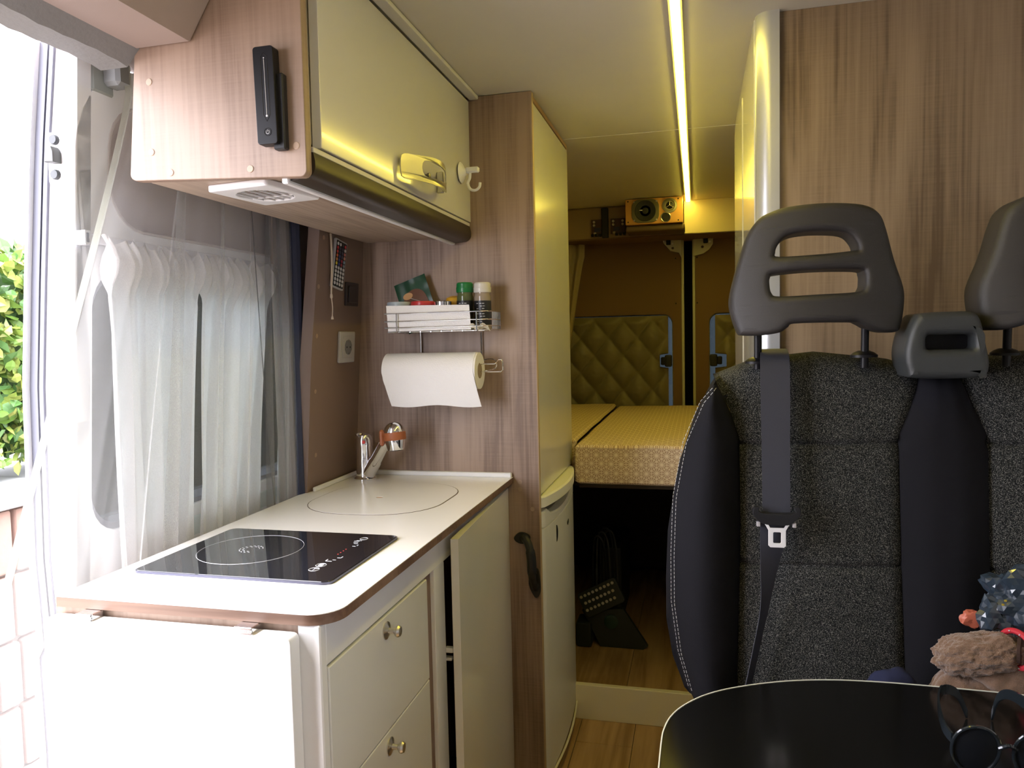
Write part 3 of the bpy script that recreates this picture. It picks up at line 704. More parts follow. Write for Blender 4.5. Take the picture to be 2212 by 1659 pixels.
# touch dimmer lamp bar on the side panel
tc_ = thing('touch_light_bar', (-.63, 1.04, 1.565), 'slim black touch controller with power symbol on the oak cabinet end', 'controller')
put('holder', bx(-.626, -.606, 1.036, 1.0495, 1.562, 1.676, .002), BLACKP, tc_)
bdy = prism(rrect(-.651, -.6165, 1.569, 1.715, .005, 4), 'y', 1.028, 1.046, .0015)
for v in bdy.verts: v.co.x += (1.72-v.co.z)*.02
put('body', bdy, BLACKS, tc_)
put('slider_line', tube([(-.6318, 1.0278, 1.695), (-.6300, 1.0278, 1.612)], .0005, 4), MARK, tc_)
put('slider_groove', tube([(-.6318-.0055, 1.0279, 1.698), (-.6325, 1.0279, 1.705), (-.6265, 1.0279, 1.698), (-.6245, 1.0279, 1.612), (-.630, 1.0279, 1.603), (-.6355, 1.0279, 1.612)], .0005, 4, closed=True), BLACKP, tc_)
put('led_dot', disc((-.6318, 1.028, 1.697), .0010, (0, -1, 0), .0005, 10), MARK, tc_)
put('led_dot', disc((-.6300, 1.028, 1.611), .0017, (0, -1, 0), .0005, 12), MARK, tc_)
put('power_button', tube([(-.6295+.0058*math.cos(a), 1.0278, 1.587+.0058*math.sin(a)) for a in [2*PI*i/24 for i in range(24)]], .0005, 4, closed=True), BLACKP, tc_)
pw = tube([(-.6295+.0028*math.sin(a), 1.0277, 1.587+.0028*math.cos(a)) for a in [.7+i*(2*PI-1.4)/14 for i in range(15)]], .00045, 4)
tube([(-.6295, 1.0277, 1.5875), (-.6295, 1.0277, 1.5905)], .00045, 4, bm=pw)
put('power_symbol', pw, MARK, tc_)

# ---------------------------------------------------- wire rack with its contents
rk = thing('wire_rack', (-.63, 1.85, 1.18), 'chrome wire shelf and roll holder hanging on the oak panel', 'rack')
WR = .0018
def loop(z): return [(-.775, 1.885, z), (-.775, 1.775, z), (-.522, 1.775, z), (-.506, 1.782, z), (-.498, 1.800, z), (-.498, 1.885, z)]
for z in (1.336, 1.316, 1.300): put('rail_wire', tube(loop(z), WR, 8), CHROME, rk)
put('base_wire', tube([(-.770, 1.885, 1.289), (-.770, 1.782, 1.289), (-.512, 1.782, 1.289), (-.503, 1.80, 1.289), (-.503, 1.885, 1.289)], WR, 8), CHROME, rk)
for x in (-.742, -.530): put('upright_wire', tube([(x, 1.774, 1.336), (x, 1.774, 1.290), (x, 1.779, 1.287), (x, 1.885, 1.287)], WR, 8), CHROME, rk)
for i in range(9): put('side_wire', tube([(-.4975, 1.805+i*.0095, 1.337), (-.4975, 1.805+i*.0095, 1.292)], .0012, 6), CHROME, rk)
for i in range(10): put('floor_wire', tube([(-.765+i*.028, 1.780, 1.2885), (-.765+i*.028, 1.885, 1.2885)], .0012, 6), CHROME, rk)
for x in (-.722, -.552): put('hanger_wire', tube([(x, 1.886, 1.345), (x, 1.888, 1.28), (x, 1.888, 1.20)], .0022, 8), CHROME, rk)
put('roll_bar', tube(smooth_pts([(-.552, 1.888, 1.210), (-.535, 1.885, 1.213), (-.518, 1.880, 1.213), (-.508, 1.872, 1.207), (-.508, 1.868, 1.193), (-.520, 1.865, 1.186), (-.56, 1.86, 1.184), (-.72, 1.86, 1.184), (-.79, 1.86, 1.184)], 3), WR, 8), CHROME, rk)
put('roll_arm', tube([(-.795, 1.826, 1.203), (-.500, 1.826, 1.203), (-.494, 1.826, 1.208), (-.490, 1.826, 1.214), (-.482, 1.826, 1.214), (-.479, 1.826, 1.207), (-.479, 1.826, 1.187), (-.484, 1.826, 1.183), (-.540, 1.826, 1.183), (-.795, 1.826, 1.183)], WR, 8), CHROME, rk)
# kitchen roll
kr = thing('kitchen_roll', (-.66, 1.826, 1.14), 'white kitchen paper roll with a loose sheet hanging below the wire rack', 'paper roll')
RR = .047; RC = (1.826, 1.186)
b = bmesh.new()
rings = []
for x, r in ((-.789, .020), (-.789, RR), (-.540, RR), (-.540, .020)):
    rings.append([b.verts.new((x, RC[0]+r*math.cos(2*PI*i/40), RC[1]+r*math.sin(2*PI*i/40))) for i in range(40)])
for A, B in zip(rings, rings[1:]+rings[:1]):
    for i in range(40): b.faces.new((A[i], A[(i+1) % 40], B[(i+1) % 40], B[i]))
put('roll', b, PAPER, kr)
put('cardboard_core', lathe([(.0197, 0), (.0197, .250)], (-.7895, RC[0], RC[1]), (1, 0, 0), 24), plain('cardboard', (.33, .25, .17), .9), kr)
def shf(u, v):
    x = -.7895+.246*u
    if v < .45:
        a = PI*.5+(v/.45)*(PI*.5); return (x-.001, RC[0]+(RR+.0012)*math.cos(a), RC[1]+(RR+.0012)*math.sin(a))
    t = (v-.45)/.55
    z = RC[1]-t*.088-.003*math.sin(u*9)*t; xx = x+(.017*t if u > .5 else .020*t)*(1)
    return (xx-.001, RC[0]-(RR+.0012)+.012*t*t+.002*math.sin(u*7+1)*t, z)
put('loose_sheet', sheet(shf, 30, 24, thick=.0006), PAPER, kr)
# folded paper lining in the rack
def pf(u, v): return (-.772+.222*u+.004*v, 1.7795+.0015*math.sin(9*u)+.001*math.sin(17*v), 1.291+.066*(1-v)-.004*u*(1-v))
put('paper_lining', sheet(pf, 20, 10, thick=.0008), PAPER, None, 'folded white paper towel lining the front of the wire shelf', 'paper towel')
def pf2(u, v): return (-.550+.048*u, 1.780+.02*u*v, 1.291+.012*(1-v)+.004*math.sin(11*u))
put('paper_lining', sheet(pf2, 10, 6, thick=.0008), plain('paper_scrap', (.66, .60, .45), .8), None, 'small crumpled paper scrap at the right front of the wire shelf', 'paper scrap')
# spice packet
pk = thing('spice_packet', (-.725, 1.868, 1.292), 'dark green and clear spice sachet leaning at the back of the wire shelf', 'packet')
pm = Matrix.Translation((-.724, 1.866, 1.372)) @ Matrix.Rotation(math.radians(-19), 4, 'Y') @ Matrix.Rotation(math.radians(-6), 4, 'X')
GRN = plain('dark_green_foil', (.010, .060, .025), .25)
def sheet_at(x0, x1, z0, z1, y, amp=.0015):
    return lambda u, v: pm @ Vector((x0+(x1-x0)*u, y+amp*noise.noise(Vector((u*5, v*5, 1))), z0+(z1-z0)*v))
put('foil', sheet(sheet_at(-.046, .046, -.078, .060, 0), 12, 16, thick=.0012), GRN, pk)
clr = prism([(p.x, p.y) for p in smooth_pts([(-.035, -.03), (-.033, .006), (-.016, .026), (.010, .030), (.030, .014), (.037, -.03), (.030, -.06), (-.030, -.06)], 4, True)], 'y', -.0032, -.0014); clr.transform(pm)
put('clear_window', clr, plain('brown_spice', (.16, .075, .045), .15), pk, 'clear window showing brown spice')
lb = prism(circ(-.016, .018, .014, 20, .009), 'y', -.0045, -.0034); lb.transform(pm)
put('sticker', lb, plain('sticker_orange', (.60, .33, .13), .5), pk, 'orange oval sticker')
hl = tube([pm @ Vector(p) for p in ((-.01, -.0045, .01), (.012, -.0045, -.006), (.022, -.0045, -.012))], .0006, 4)
put('crease', hl, MARK, pk)
# tubs
def tub(x, y, r, lidc, bodyc, label, h=.066, name='spice_tub'):
    t = thing(name, (x, y, 1.2905), label, 'tub')
    put('pot', lathe([(r*.9, 0), (r*.92, .002), (r*.94, h), (0, h)], (x, y, 1.2905), seg=28), bodyc, t)
    put('lid', lathe([(r, 0), (r*1.02, .001), (r*1.02, .008), (r*.97, .0105), (0, .0105)], (x, y, 1.2905+h), seg=28), lidc, t)
tub(-.752, 1.822, .032, plain('pale_blue_lid', (.38, .44, .48), .3), plain('dark_pot', (.03, .025, .02), .3), 'round spice tub with pale blue-grey lid at the left end of the wire shelf')
tub(-.688, 1.824, .031, plain('red_lid', (.55, .04, .04), .3), plain('dark_red_pot', (.12, .02, .02), .3), 'round spice tub with red lid, second from the left on the wire shelf')
t = thing('chrome_jar', (-.631, 1.815, 1.2905), 'short jar with shiny chrome lid in front of the yellow lid', 'jar')
put('glass', lathe([(.021, 0), (.022, .003), (.022, .058), (.02, .061), (0, .061)], (-.631, 1.815, 1.2905)), plain('dark_jar', (.04, .03, .02), .15), t)
put('lid', lathe([(.0235, 0), (.0235, .012), (.022, .0135), (0, .0135)], (-.631, 1.815, 1.3520)), CHROME, t)
t = thing('yellow_capped_jar', (-.612, 1.858, 1.2905), 'jar with domed yellow-orange lid behind the chrome-lidded jar', 'jar')
put('glass', lathe([(.023, 0), (.024, .003), (.024, .066), (0, .066)], (-.612, 1.858, 1.2905)), plain('amber_jar', (.18, .11, .03), .12), t)
put('lid', lathe([(.0255, 0), (.0255, .010), (.022, .018), (.012, .023), (0, .024)], (-.612, 1.858, 1.357)), plain('yellow_lid', (.72, .40, .03), .3), t)
def spice(x, y, capm, glassm, label, h=.112):
    t = thing('spice_bottle', (x, y, 1.2905), label, 'spice bottle')
    put('bottle', lathe([(.020, 0), (.0215, .003), (.0215, h-.030), (.0195, h-.024), (.0195, h-.018), (0, h-.018)], (x, y, 1.2905), seg=28), glassm, t)
    c = put('cap', lathe([(.0215, 0), (.0225, .002), (.0225, .012), (.0215, .014), (.0215, .022), (.019, .0255), (0, .0265)], (x, y, 1.2905+h-.018), seg=28), capm, t)
    put('cap_ridge', lathe([(.0228, .0), (.0231, .001), (.0228, .002)], (x, y, 1.2905+h-.008), seg=28), capm, c, solid=False)
    lab = put('wrap_label', lathe([(.0218, .012), (.0219, .013), (.0219, h-.040), (.0218, h-.039)], (x, y, 1.2905), seg=28), plain('black_label', (.012, .012, .014), .4), t, 'black printed label')
    b = bmesh.new()
    for r_ in range(9):
        z = 1.2905+h-.046-r_*.0065
        for c_ in range(3):
            if (r_*3+c_) % 4 == 3: continue
            a = math.radians(-112+c_*20+(r_ % 2)*4)
            m_ = Matrix.Translation((x+.0221*math.cos(a), y+.0221*math.sin(a), z)) @ Matrix.Rotation(a, 4, 'Z')
            merge(b, bx(-.0002, .0002, -.003+.001*(c_ % 2), .003, -.0007, .0007, 0, mat=m_))
    put('label_print', b, MARK, lab)
spice(-.577, 1.835, plain('green_cap', (.01, .16, .04), .3), plain('herb_glass', (.10, .12, .05), .1), 'spice bottle with dark green screw cap and black label on the wire shelf', .114)
spice(-.529, 1.830, plain('clear_cap', (.60, .57, .52), .25), plain('grey_spice_glass', (.30, .24, .18), .12), 'spice bottle with clear whitish cap at the right end of the wire shelf', .112)

# ---------------------------------------------------- things on the taupe panel
def on_panel(y, z, off=0.): return Vector((xb(z)+off, y, z))
slope = math.atan(.072)
def panel_box(yc, zc, w_, h_, t0, t1, rot=0., bev=.001, rad=None):
    b = prism(rrect(-w_/2, w_/2, -h_/2, h_/2, rad or .003, 4), 'x', t0, t1, bev, seg=1)
    b.transform(Matrix.Translation(on_panel(yc, zc)) @ Matrix.Rotation(slope, 4, 'Y') @ Matrix.Rotation(rot, 4, 'X')); return b
def panel_disc(yc, zc, dy, dz, r, t0, t1, rot=0.):
    b = lathe([(r, t0), (r, t1), (0, t1)], (0, 0, 0), (1, 0, 0), 10)
    b.transform(Matrix.Translation(on_panel(yc, zc)) @ Matrix.Rotation(slope, 4, 'Y') @ Matrix.Rotation(rot, 4, 'X') @ Matrix.Translation((0, dy, dz))); return b
rc = thing('light_remote', tuple(on_panel(1.745, 1.402)), 'slim remote control with many coloured and white buttons on the taupe panel', 'remote control')
ROT = math.radians(9)
RY, RZ = 1.745, 1.464
put('body', panel_box(RY, RZ, .062, .124, .001, .008, -ROT*.0+math.radians(-8), .001), plain('remote_silver', (.45, .45, .46), .4), rc)
put('face', panel_box(RY, RZ, .055, .116, .0081, .0086, math.radians(-8), 0), BLACKS, rc)
colsL = [(.5, .03, .03), (.55, .05, .03), (.6, .14, .04), (.6, .25, .08), (.7, .6, .05)]
colsR = [(.7, .7, .7), (.6, .2, .18), (.6, .28, .22), (.25, .40, .5), (.25, .3, .35)]
for r_ in range(11):
    for c_ in range(4):
        z = .050-r_*.0100; y = -.020+c_*.0133
        if r_ == 0: col = (.7, .7, .7) if c_ < 2 else ((.04, .04, .04) if c_ == 2 else (.6, .05, .05))
        elif r_ < 6: col = colsL[r_-1] if c_ == 0 else (colsR[r_-1] if c_ == 3 else ((.03, .06, .2) if c_ == 1 and r_ > 2 else ((.35, .03, .05) if c_ == 2 and r_ > 3 else (.05, .05, .09))))
        else: col = (.72, .72, .72)
        put('button', panel_disc(RY, RZ, y, z, .0043, .0085, .0096, math.radians(-8)), plain('btn_%d_%d_%d' % tuple(int(c*100) for c in col), col, .4), rc)
sw = thing('blank_switch', tuple(on_panel(1.825, 1.362)), 'dark brown square switch between the remote and the wall corner', 'switch')
put('plate', panel_box(1.826, 1.393, .072, .062, 0, .006), plain('dark_switch', (.028, .022, .022), .4), sw)
put('rocker', panel_box(1.826, 1.393, .050, .044, .006, .0095), plain('dark_switch', (.028, .022, .022), .4), sw)
sk = thing('power_socket', tuple(on_panel(1.80, 1.214)), 'silver grey round-pin wall socket above the tap', 'socket')
put('plate', panel_box(1.803, 1.254, .086, .082, 0, .008, 0, .002), GREYPL, sk)
put('insert', panel_box(1.803, 1.254, .058, .058, .008, .010), GREYPL, sk)
put('well', panel_disc(1.803, 1.254, 0, 0, .0205, .0098, .0106), plain('socket_well', (.16, .16, .165), .4), sk)
for dy in (-.0095, .0095): put('pin_hole', panel_disc(1.803, 1.254, dy, 0, .0025, .0106, .0110), BLACKS, sk)
for dz in (-.017, .017): put('earth_clip', panel_box(1.803, 1.254+dz, .004, .005, .0106, .013, 0, 0, .001), CHROME, sk)
# pull cord
pc = thing('pull_cord', (-.888, 1.70, 1.33), 'pale knotted pull cord hanging beside the remote', 'cord')
CORD = plain('cord_cream', (.62, .52, .40), .8)
put('string', tube(smooth_pts([(-.880, 1.700, 1.536), (-.879, 1.701, 1.48), (-.883, 1.700, 1.40), (-.884, 1.702, 1.385)], 5), .0018, 6), CORD, pc)
put('string', tube(smooth_pts([(-.880, 1.704, 1.536), (-.879, 1.7045, 1.46), (-.883, 1.703, 1.40), (-.884, 1.703, 1.385)], 5), .0016, 6), CORD, pc)
put('toggle', lathe([(.002, 0), (.0035, .003), (.003, .010), (.0015, .013)], (-.884, 1.702, 1.376)), CORD, pc)
put('string', tube(smooth_pts([(-.884, 1.702, 1.378), (-.883, 1.704, 1.355), (-.884, 1.703, 1.332)], 5), .0013, 6), CORD, pc)
put('tassel', lathe([(.0012, .010), (.003, .004), (.0035, 0)], (-.884, 1.703, 1.324)), CORD, pc)

# ---------------------------------------------------- curtains on the sliding door and insect net
cr = thing('curtain_rail', (-1.0, 1.37, 1.44), 'thin clear curtain rail across the sliding door', 'curtain rail')
RAILM = plain('clear_rail', (.66, .67, .72), .2)
put('track', bx(-1.002, -.992, 1.045, 1.90, 1.443, 1.458, .001), RAILM, cr)
put('end_bracket', plate([rrect(1.040, 1.052, 1.438, 1.462, .002), rrect(1.043, 1.049, 1.442, 1.458, .001)], 'x', -1.004, -.984, .0), RAILM, cr)
def curtain(y0t, y1t, y0b, y1b, ztop, zbot, nf, x0, amp, seed, mat, name, label, cat, group=None):
    def f(u, v):
        s = 1-(1-v)**1.6
        ya = y0t+(y0b-y0t)*s; yb = y1t+(y1b-y1t)*s
        a = amp*(.45+.55*s); ph = 2*PI*nf*u+seed
        x = x0+.05*((zbot-ztop)*v+.1)*1.0+a*math.sin(ph+.7*math.sin(v*3+seed))+.4*a*math.sin(2.3*ph+seed*2)
        y = ya+(yb-ya)*u+.006*math.sin(ph*1.3+v*4)
        zt = ztop+.006*math.sin(ph*2.2+seed)+.006*noise.noise(Vector((u*20, seed, 0)))
        if v < .11: x += .022*math.sin(v/.11*PI)*math.sin(ph*2.4+seed)
        return (x, y, zt+(zbot-zt)*v)
    return put(name, sheet(f, int(26*nf), 40), mat, None, label, cat, group, smooth=180, solid=False)
curtain(1.068, 1.345, 1.110, 1.30, 1.452, .62, 4.5, -.990, .013, .3, CURTW, 'window_curtain', 'white gathered curtain nearest the open front edge of the sliding door', 'curtain')
curtain(1.352, 1.585, 1.325, 1.53, 1.450, .62, 4, -.990, .013, 2.1, CURTW, 'window_curtain', 'white gathered curtain in the middle of the door rail', 'curtain')
curtain(1.62, 1.74, 1.63, 1.72, 1.448, .62, 2, -.985, .010, 4.4, CURTW, 'window_curtain', 'narrow white curtain at the far right end of the door rail', 'curtain')

nt_ = thing('insect_net', (-.955, 1.3, .62), 'grey sheer insect net hanging in folds behind the worktop', 'insect net')
def netf(u, v):
    yt0, yt1 = 1.105, 1.665
    yb0 = .62; yb1 = 1.60
    ya = yt0+(yb0-yt0)*v; yb = yt1+(yb1-yt1)*v
    w_ = u**(.75)
    ph = 2*PI*7*u+1.1*math.sin(2*v)
    a = .006+.013*min(1, u*1.6)
    x = -.958+a*math.sin(ph)+.5*a*math.sin(2.7*ph+1)
    if u < .03: x = -.965
    return (x, ya+(yb-ya)*w_+.008*math.sin(ph*1.7), 1.750+(.60-1.750)*v)
# upper cloth hangs from the header; its front hem sweeps forward and down
def net_main(u, v):
    z = 1.750+(.60-1.750)*v
    lead = 1.115-.30*(max(0, (1.70-z))/.80)**1.05      # front hem line
    nar = 1.23-.06*v if False else None
    y = lead+(1.612-lead-.03*v)*u**.9
    k = u*30+.9*math.sin(3*v+u*4)
    a = (.004+.016*min(1, 2*u))*(.5+.7*v if u > .2 else .4)
    x = -.953+.6*a*math.sin(k)+.25*a*math.sin(2.9*k+2)
    if u > .93: x += .02*(u-.93)/.07
    return (min(x, -.942), y+.010*math.sin(1.6*k+1), z)
put('net_cloth', sheet(net_main, 220, 50), NET, nt_, smooth=180, solid=False)
hem = [net_main(0, v/50) for v in range(51)]
b = bmesh.new(); prev = None
for x, y, z in hem:
    c = [b.verts.new((-.958, y-.006, z)), b.verts.new((-.954, y+.006, z+.003))]
    if prev: b.faces.new((prev[0], prev[1], c[1], c[0]))
    prev = c
put('hem_tape', b, NETHEM, nt_, 'pale tape along the front hem', smooth=180, solid=False)
NETD = sheer('insect_net_bunch_shade', (.22, .22, .235), .58, .3)  # bunched net is denser; its dark colour also paints the shade there
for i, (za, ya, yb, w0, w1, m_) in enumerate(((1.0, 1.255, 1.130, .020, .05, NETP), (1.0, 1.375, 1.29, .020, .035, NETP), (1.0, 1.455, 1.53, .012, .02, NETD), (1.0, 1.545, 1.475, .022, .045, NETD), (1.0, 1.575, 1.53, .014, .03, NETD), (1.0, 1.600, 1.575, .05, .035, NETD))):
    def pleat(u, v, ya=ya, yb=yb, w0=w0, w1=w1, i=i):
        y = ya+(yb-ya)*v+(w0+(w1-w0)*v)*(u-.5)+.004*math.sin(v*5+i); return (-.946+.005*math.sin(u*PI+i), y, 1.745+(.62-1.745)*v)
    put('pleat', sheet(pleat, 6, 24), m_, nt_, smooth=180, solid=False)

# ---------------------------------------------------- LED strip
led = thing('ceiling_led_strip', (-.036, 2.3, CEILZ), 'long glowing warm LED strip running along the ceiling', 'strip light')
put('diffuser', bx(-.045, -.027, .30, 3.628, CEILZ-.008, CEILZ-.0005, .002, 1), LEDM, led)
put('profile', bx(-.049, -.045, .30, 3.630, CEILZ-.005, CEILZ-.0003, .0), plain('led_profile', (.6, .56, .42), .4), led)
put('profile', bx(-.027, -.023, .30, 3.630, CEILZ-.005, CEILZ-.0003, .0), plain('led_profile', (.6, .56, .42), .4), led)

# ================================================================== REAR OF THE VAN
spk = thing('loudspeaker', (-.187, 3.61, 1.765), 'orange wood two-way loudspeaker fixed under the ceiling by the strip light', 'loudspeaker')
SPW = plain('orange_veneer', (.52, .26, .075), .4, var=.12)
put('cabinet', bx(-.316, -.058, 3.50, 3.634, 1.778, 1.894, .003, 2), SPW, spk)
SY = 3.50
put('woofer_surround', prism(rrect(-.287, -.163, 1.784, 1.890, .035, 6), 'y', SY-.006, SY, .002), plain('olive_metal', (.13, .12, .08), .4, .6), spk)
put('woofer_cone', lathe([(.048, 0), (.046, .003), (.030, .001), (.014, -.002), (.014, .004), (0, .006)], (-.225, SY-.006, 1.837), (0, -1, 0), 32), BLACKP, spk)
put('badge', bx(-.252, -.238, SY-.013, SY-.011, 1.838, 1.8415, 0), WHITEPL, spk)
for x in (-.276, -.174):
    for z in (1.795, 1.879): put('screw', disc((x, SY-.006, z), .004, (0, -1, 0), .002, 8), STEEL, spk)
tw = put('tweeter_ring', lathe([(.034, 0), (.033, .004), (.024, .005), (.021, .002), (.019, .002), (0, .001)], (-.116, SY, 1.856), (0, -1, 0), 32), plain('tweeter_grey', (.20, .19, .14), .35, .6), spk)
put('tweeter_dome', lathe([(.016, 0), (.012, .004), (0, .007)], (-.116, SY-.002, 1.856), (0, -1, 0), 20), BLACKS, tw)
for i in range(3):
    a = PI/2+i*2*PI/3; put('guard_arm', tube([(-.116, SY-.009, 1.856), (-.116+.019*math.cos(a), SY-.005, 1.856+.019*math.sin(a))], .0014, 6), STEEL, tw)
put('port_rim', tube([(-.134+.021*math.cos(2*PI*i/28), SY-.002, 1.804+.021*math.sin(2*PI*i/28)) for i in range(28)], .0022, 6, closed=True), STEEL, spk)
put('bass_port', disc((-.134, SY, 1.804), .0195, (0, -1, 0), .0015, 24), BLACKS, spk)
for x, z in ((-.078, 1.884), (-.078, 1.788), (-.304, 1.884), (-.304, 1.790)): put('corner_screw', disc((x, SY, z), .0035, (0, -1, 0), .001, 8), BLACKS, spk)
put('shelf_bracket', bx(-.318, -.050, 3.52, 3.664, 1.748, 1.7775, .010, 3), plain('dark_brown_shelf', (.10, .06, .035), .6), spk)
# amplifier boards
def board(x0, x1, label, n):
    t = thing('circuit_board', ((x0+x1)/2, 3.66, 1.75), label, 'circuit board', 'bare circuit boards on the roof beam')
    put('board', bx(x0, x1, 3.650, 3.656, 1.762, 1.835, .001), plain('pcb_dark', (.06, .025, .03), .5), t)
    for i in range(n):
        for z in (1.822, 1.806): put('capacitor', lathe([(.006, 0), (.006, .010), (0, .011)], (x0+.014+i*.045, 3.650, z), (0, -1, 0), 10), plain('cap_silver', (.5, .46, .36), .4), t)
    put('chip', bx(x0+.015, x0+.045, 3.646, 3.650, 1.775, 1.795, 0), plain('chip_blue', (.02, .02, .07), .4), t)
    put('terminal', bx(x0+.012, x0+.024, 3.636, 3.650, 1.762, 1.772, .001), plain('terminal_cream', (.45, .38, .24), .5), t)
    for i in range(3): put('plug', bx(x1-.05+i*.018, x1-.038+i*.018, 3.632, 3.650, 1.752, 1.764, .001), BLACKS, t)
board(-.495, -.445, 'small bare circuit board left of the black strap on the roof beam', 1)
board(-.402, -.328, 'bare circuit board with silver capacitors beside the loudspeaker', 2)
put('black_strap', bx(-.444, -.412, 3.640, 3.664, 1.745, 1.888, .003), BLACKP, None, 'vertical black strap between the two circuit boards', 'strap')
# rear curtain
def rcf(u, v):
    w_ = .105*(1-.75*max(0, (v-.10))**.8) if v > .1 else .105
    return (-.655+w_*u-.02*v, 3.782+.012*math.sin(u*14+v*2), 1.735-.62*v)
put('rear_curtain', sheet(rcf, 30, 20), sheer('beige_curtain', (.50, .43, .30), .97, .3, 600), None, 'beige curtain tied back at the left of the rear doors', 'curtain', smooth=180, solid=False)
# quilted window pads
def quilt(x0, x1, z0, z1, notch, label):
    def f(u, v):
        x = x0+(x1-x0)*u; z = z0+(z1-z0)*v
        p_, q_ = x/.147+z/.180, x/.147-z/.180
        h = (abs(math.sin(PI*p_))*abs(math.sin(PI*q_)))**.42*.030
        h += .0022*noise.noise(Vector((x*60, z*60, 0)))
        e = min(u, 1-u, v, 1-v); h *= min(1, e*14)
        if notch:
            nx, side = notch; d = abs(z-1.137)
            if side > 0 and x > nx and d < .032: x = nx
            if side < 0 and x < nx and d < .032: x = nx
        return (x, 3.838-h, z)
    put('quilted_window_pad', sheet(f, 110, 84), QUILT, None, label, 'window insulation pad', solid=False, smooth=180)
quilt(-.80, -.140, .862, 1.366, (-.182, 1), 'olive quilted insulation pad covering the left rear door window')
quilt(.088, .74, .862, 1.362, (.142, -1), 'olive quilted insulation pad covering the right rear door window')

# bed
bd = thing('bed', (0, 3.0, .105), 'fixed rear bed platform on dark boards', 'bed base')
put('platform', bx(-.385, .108, 2.440, 3.80, .765, .783, .001), plain('dark_board', (.05, .035, .02), .7), bd)
put('platform', bx(-.94, -.387, 2.475, 3.80, .765, .783, .001), MATS['dark_board'], bd)
put('platform', bx(.120, .94, 2.40, 3.80, .765, .783, .001), MATS['dark_board'], bd)
put('side_board', bx(-.06, -.045, 2.62, 3.6, .106, .764, .001), plain('dark_grey_board', (.035, .033, .03), .6), bd)
put('side_board', bx(-.93, -.915, 2.48, 3.79, .106, .764, .001), MATS['dark_board'], bd)
put('side_board', bx(-.913, .94, 3.70, 3.715, .106, .764, .001), MATS['dark_board'], bd)
def cushion(x0, x1, y0, y1, z0, z1, seed, sag=.004):
    b = bmesh.new(); merge(b, bx(x0, x1, y0, y1, z0, z1, 0))
    bmesh.ops.subdivide_edges(b, edges=b.edges[:], cuts=14, use_grid_fill=True)
    bmesh.ops.bevel(b, geom=[e for e in b.edges if len(e.link_faces) == 2 and e.calc_face_angle(0) > 1], offset=.018, segments=4, profile=.5, affect='EDGES')
    for v in b.verts:
        n = noise.noise(Vector((v.co.x*6+seed, v.co.y*6, v.co.z*9)))
        v.co.z += sag*n; v.co.y += .004*noise.noise(Vector((v.co.x*11, seed, v.co.z*14)))
    return b
put('mattress', cushion(-.393, .106, 2.385, 3.795, .786, .916, 1), BEDF, None, 'mattress in star-line printed tan cover facing the aisle', 'mattress')
put('mattress', cushion(-.93, -.398, 2.475, 3.795, .786, .924, 5), BEDF, None, 'mattress section in the same print behind the tall cabinet', 'mattress')
put('mattress', cushion(.112, .93, 2.41, 3.795, .786, .916, 9), BEDF, None, 'mattress section in the same print behind the cubicle wall', 'mattress')

# folding stool and strap bundle under the bed
st = thing('folding_step_stool', (-.34, 2.72, .105), 'black folding step stool with rows of pale grip dots under the bed', 'step stool')
STB = plain('black_stool', (.020, .024, .022), .45)
sm = Matrix.Translation((-.352, 2.72, .292)) @ Matrix.Rotation(math.radians(-28), 4, 'Y') @ Matrix.Rotation(math.radians(-10), 4, 'X')
b = prism(rrect(-.080, .080, -.045, .050, .012), 'y', -.010, .010, .003); b.transform(sm); put('tread', b, STB, st)
dot = plain('grip_dot', (.50, .45, .33), .6)
for r_ in range(3):
    for c_ in range(8 if r_ else 9):
        b = disc((-.068+c_*.0165+(.006 if r_ % 2 else 0), -.010, .034-r_*.026), .0058, (0, -1, 0), .002, 10); b.transform(sm); put('grip_dot', b, dot, st)
lgm = prism([(-.080, -.045), (.075, -.045), (.150, -.19), (.13, -.215), (.035, -.215), (-.03, -.205), (-.05, -.12)], 'y', .0, .022, .003); 
lgm.transform(Matrix.Translation((-.352, 2.72, .292)) @ Matrix.Rotation(math.radians(-6), 4, 'Y')); 
for v in lgm.verts: v.co.z = max(v.co.z, .106)
put('leg_panel', lgm, STB, st)
put('locking_boss', lathe([(.026, 0), (.026, .006), (.018, .008), (0, .006)], (-.318, 2.718, .205), (0, -1, 0), 20), plain('green_black', (.01, .035, .025), .3), st)
put('foot', bx(-.45, -.39, 2.70, 2.80, .1055, .20, .01, 2), STB, st)
sb = thing('webbing_bundle', (-.37, 2.80, .105), 'bundle of dark looped straps hung behind the step stool', 'straps')
for i, (dx, hgt) in enumerate(((0, .50), (.014, .515), (.028, .53), (.040, .52))):
    put('strap', tube(smooth_pts([(-.40+dx, 2.82+.006*i, .12), (-.395+dx, 2.82+.006*i, hgt-.06), (-.375+dx, 2.815+.006*i, hgt), (-.352+dx, 2.82+.006*i, hgt-.05), (-.345+dx, 2.82+.006*i, .30), (-.352+dx, 2.83+.006*i, .12)], 6), .004, 6), plain('strap_grey', (.04, .04, .042), .5) if i % 2 else BLACKP, sb)
put('storage_box', bx(-.385, -.30, 2.95, 3.3, .1055, .42, .01, 2), plain('dark_box', (.02, .02, .02), .6), None, 'dark storage box deep under the bed', 'box')

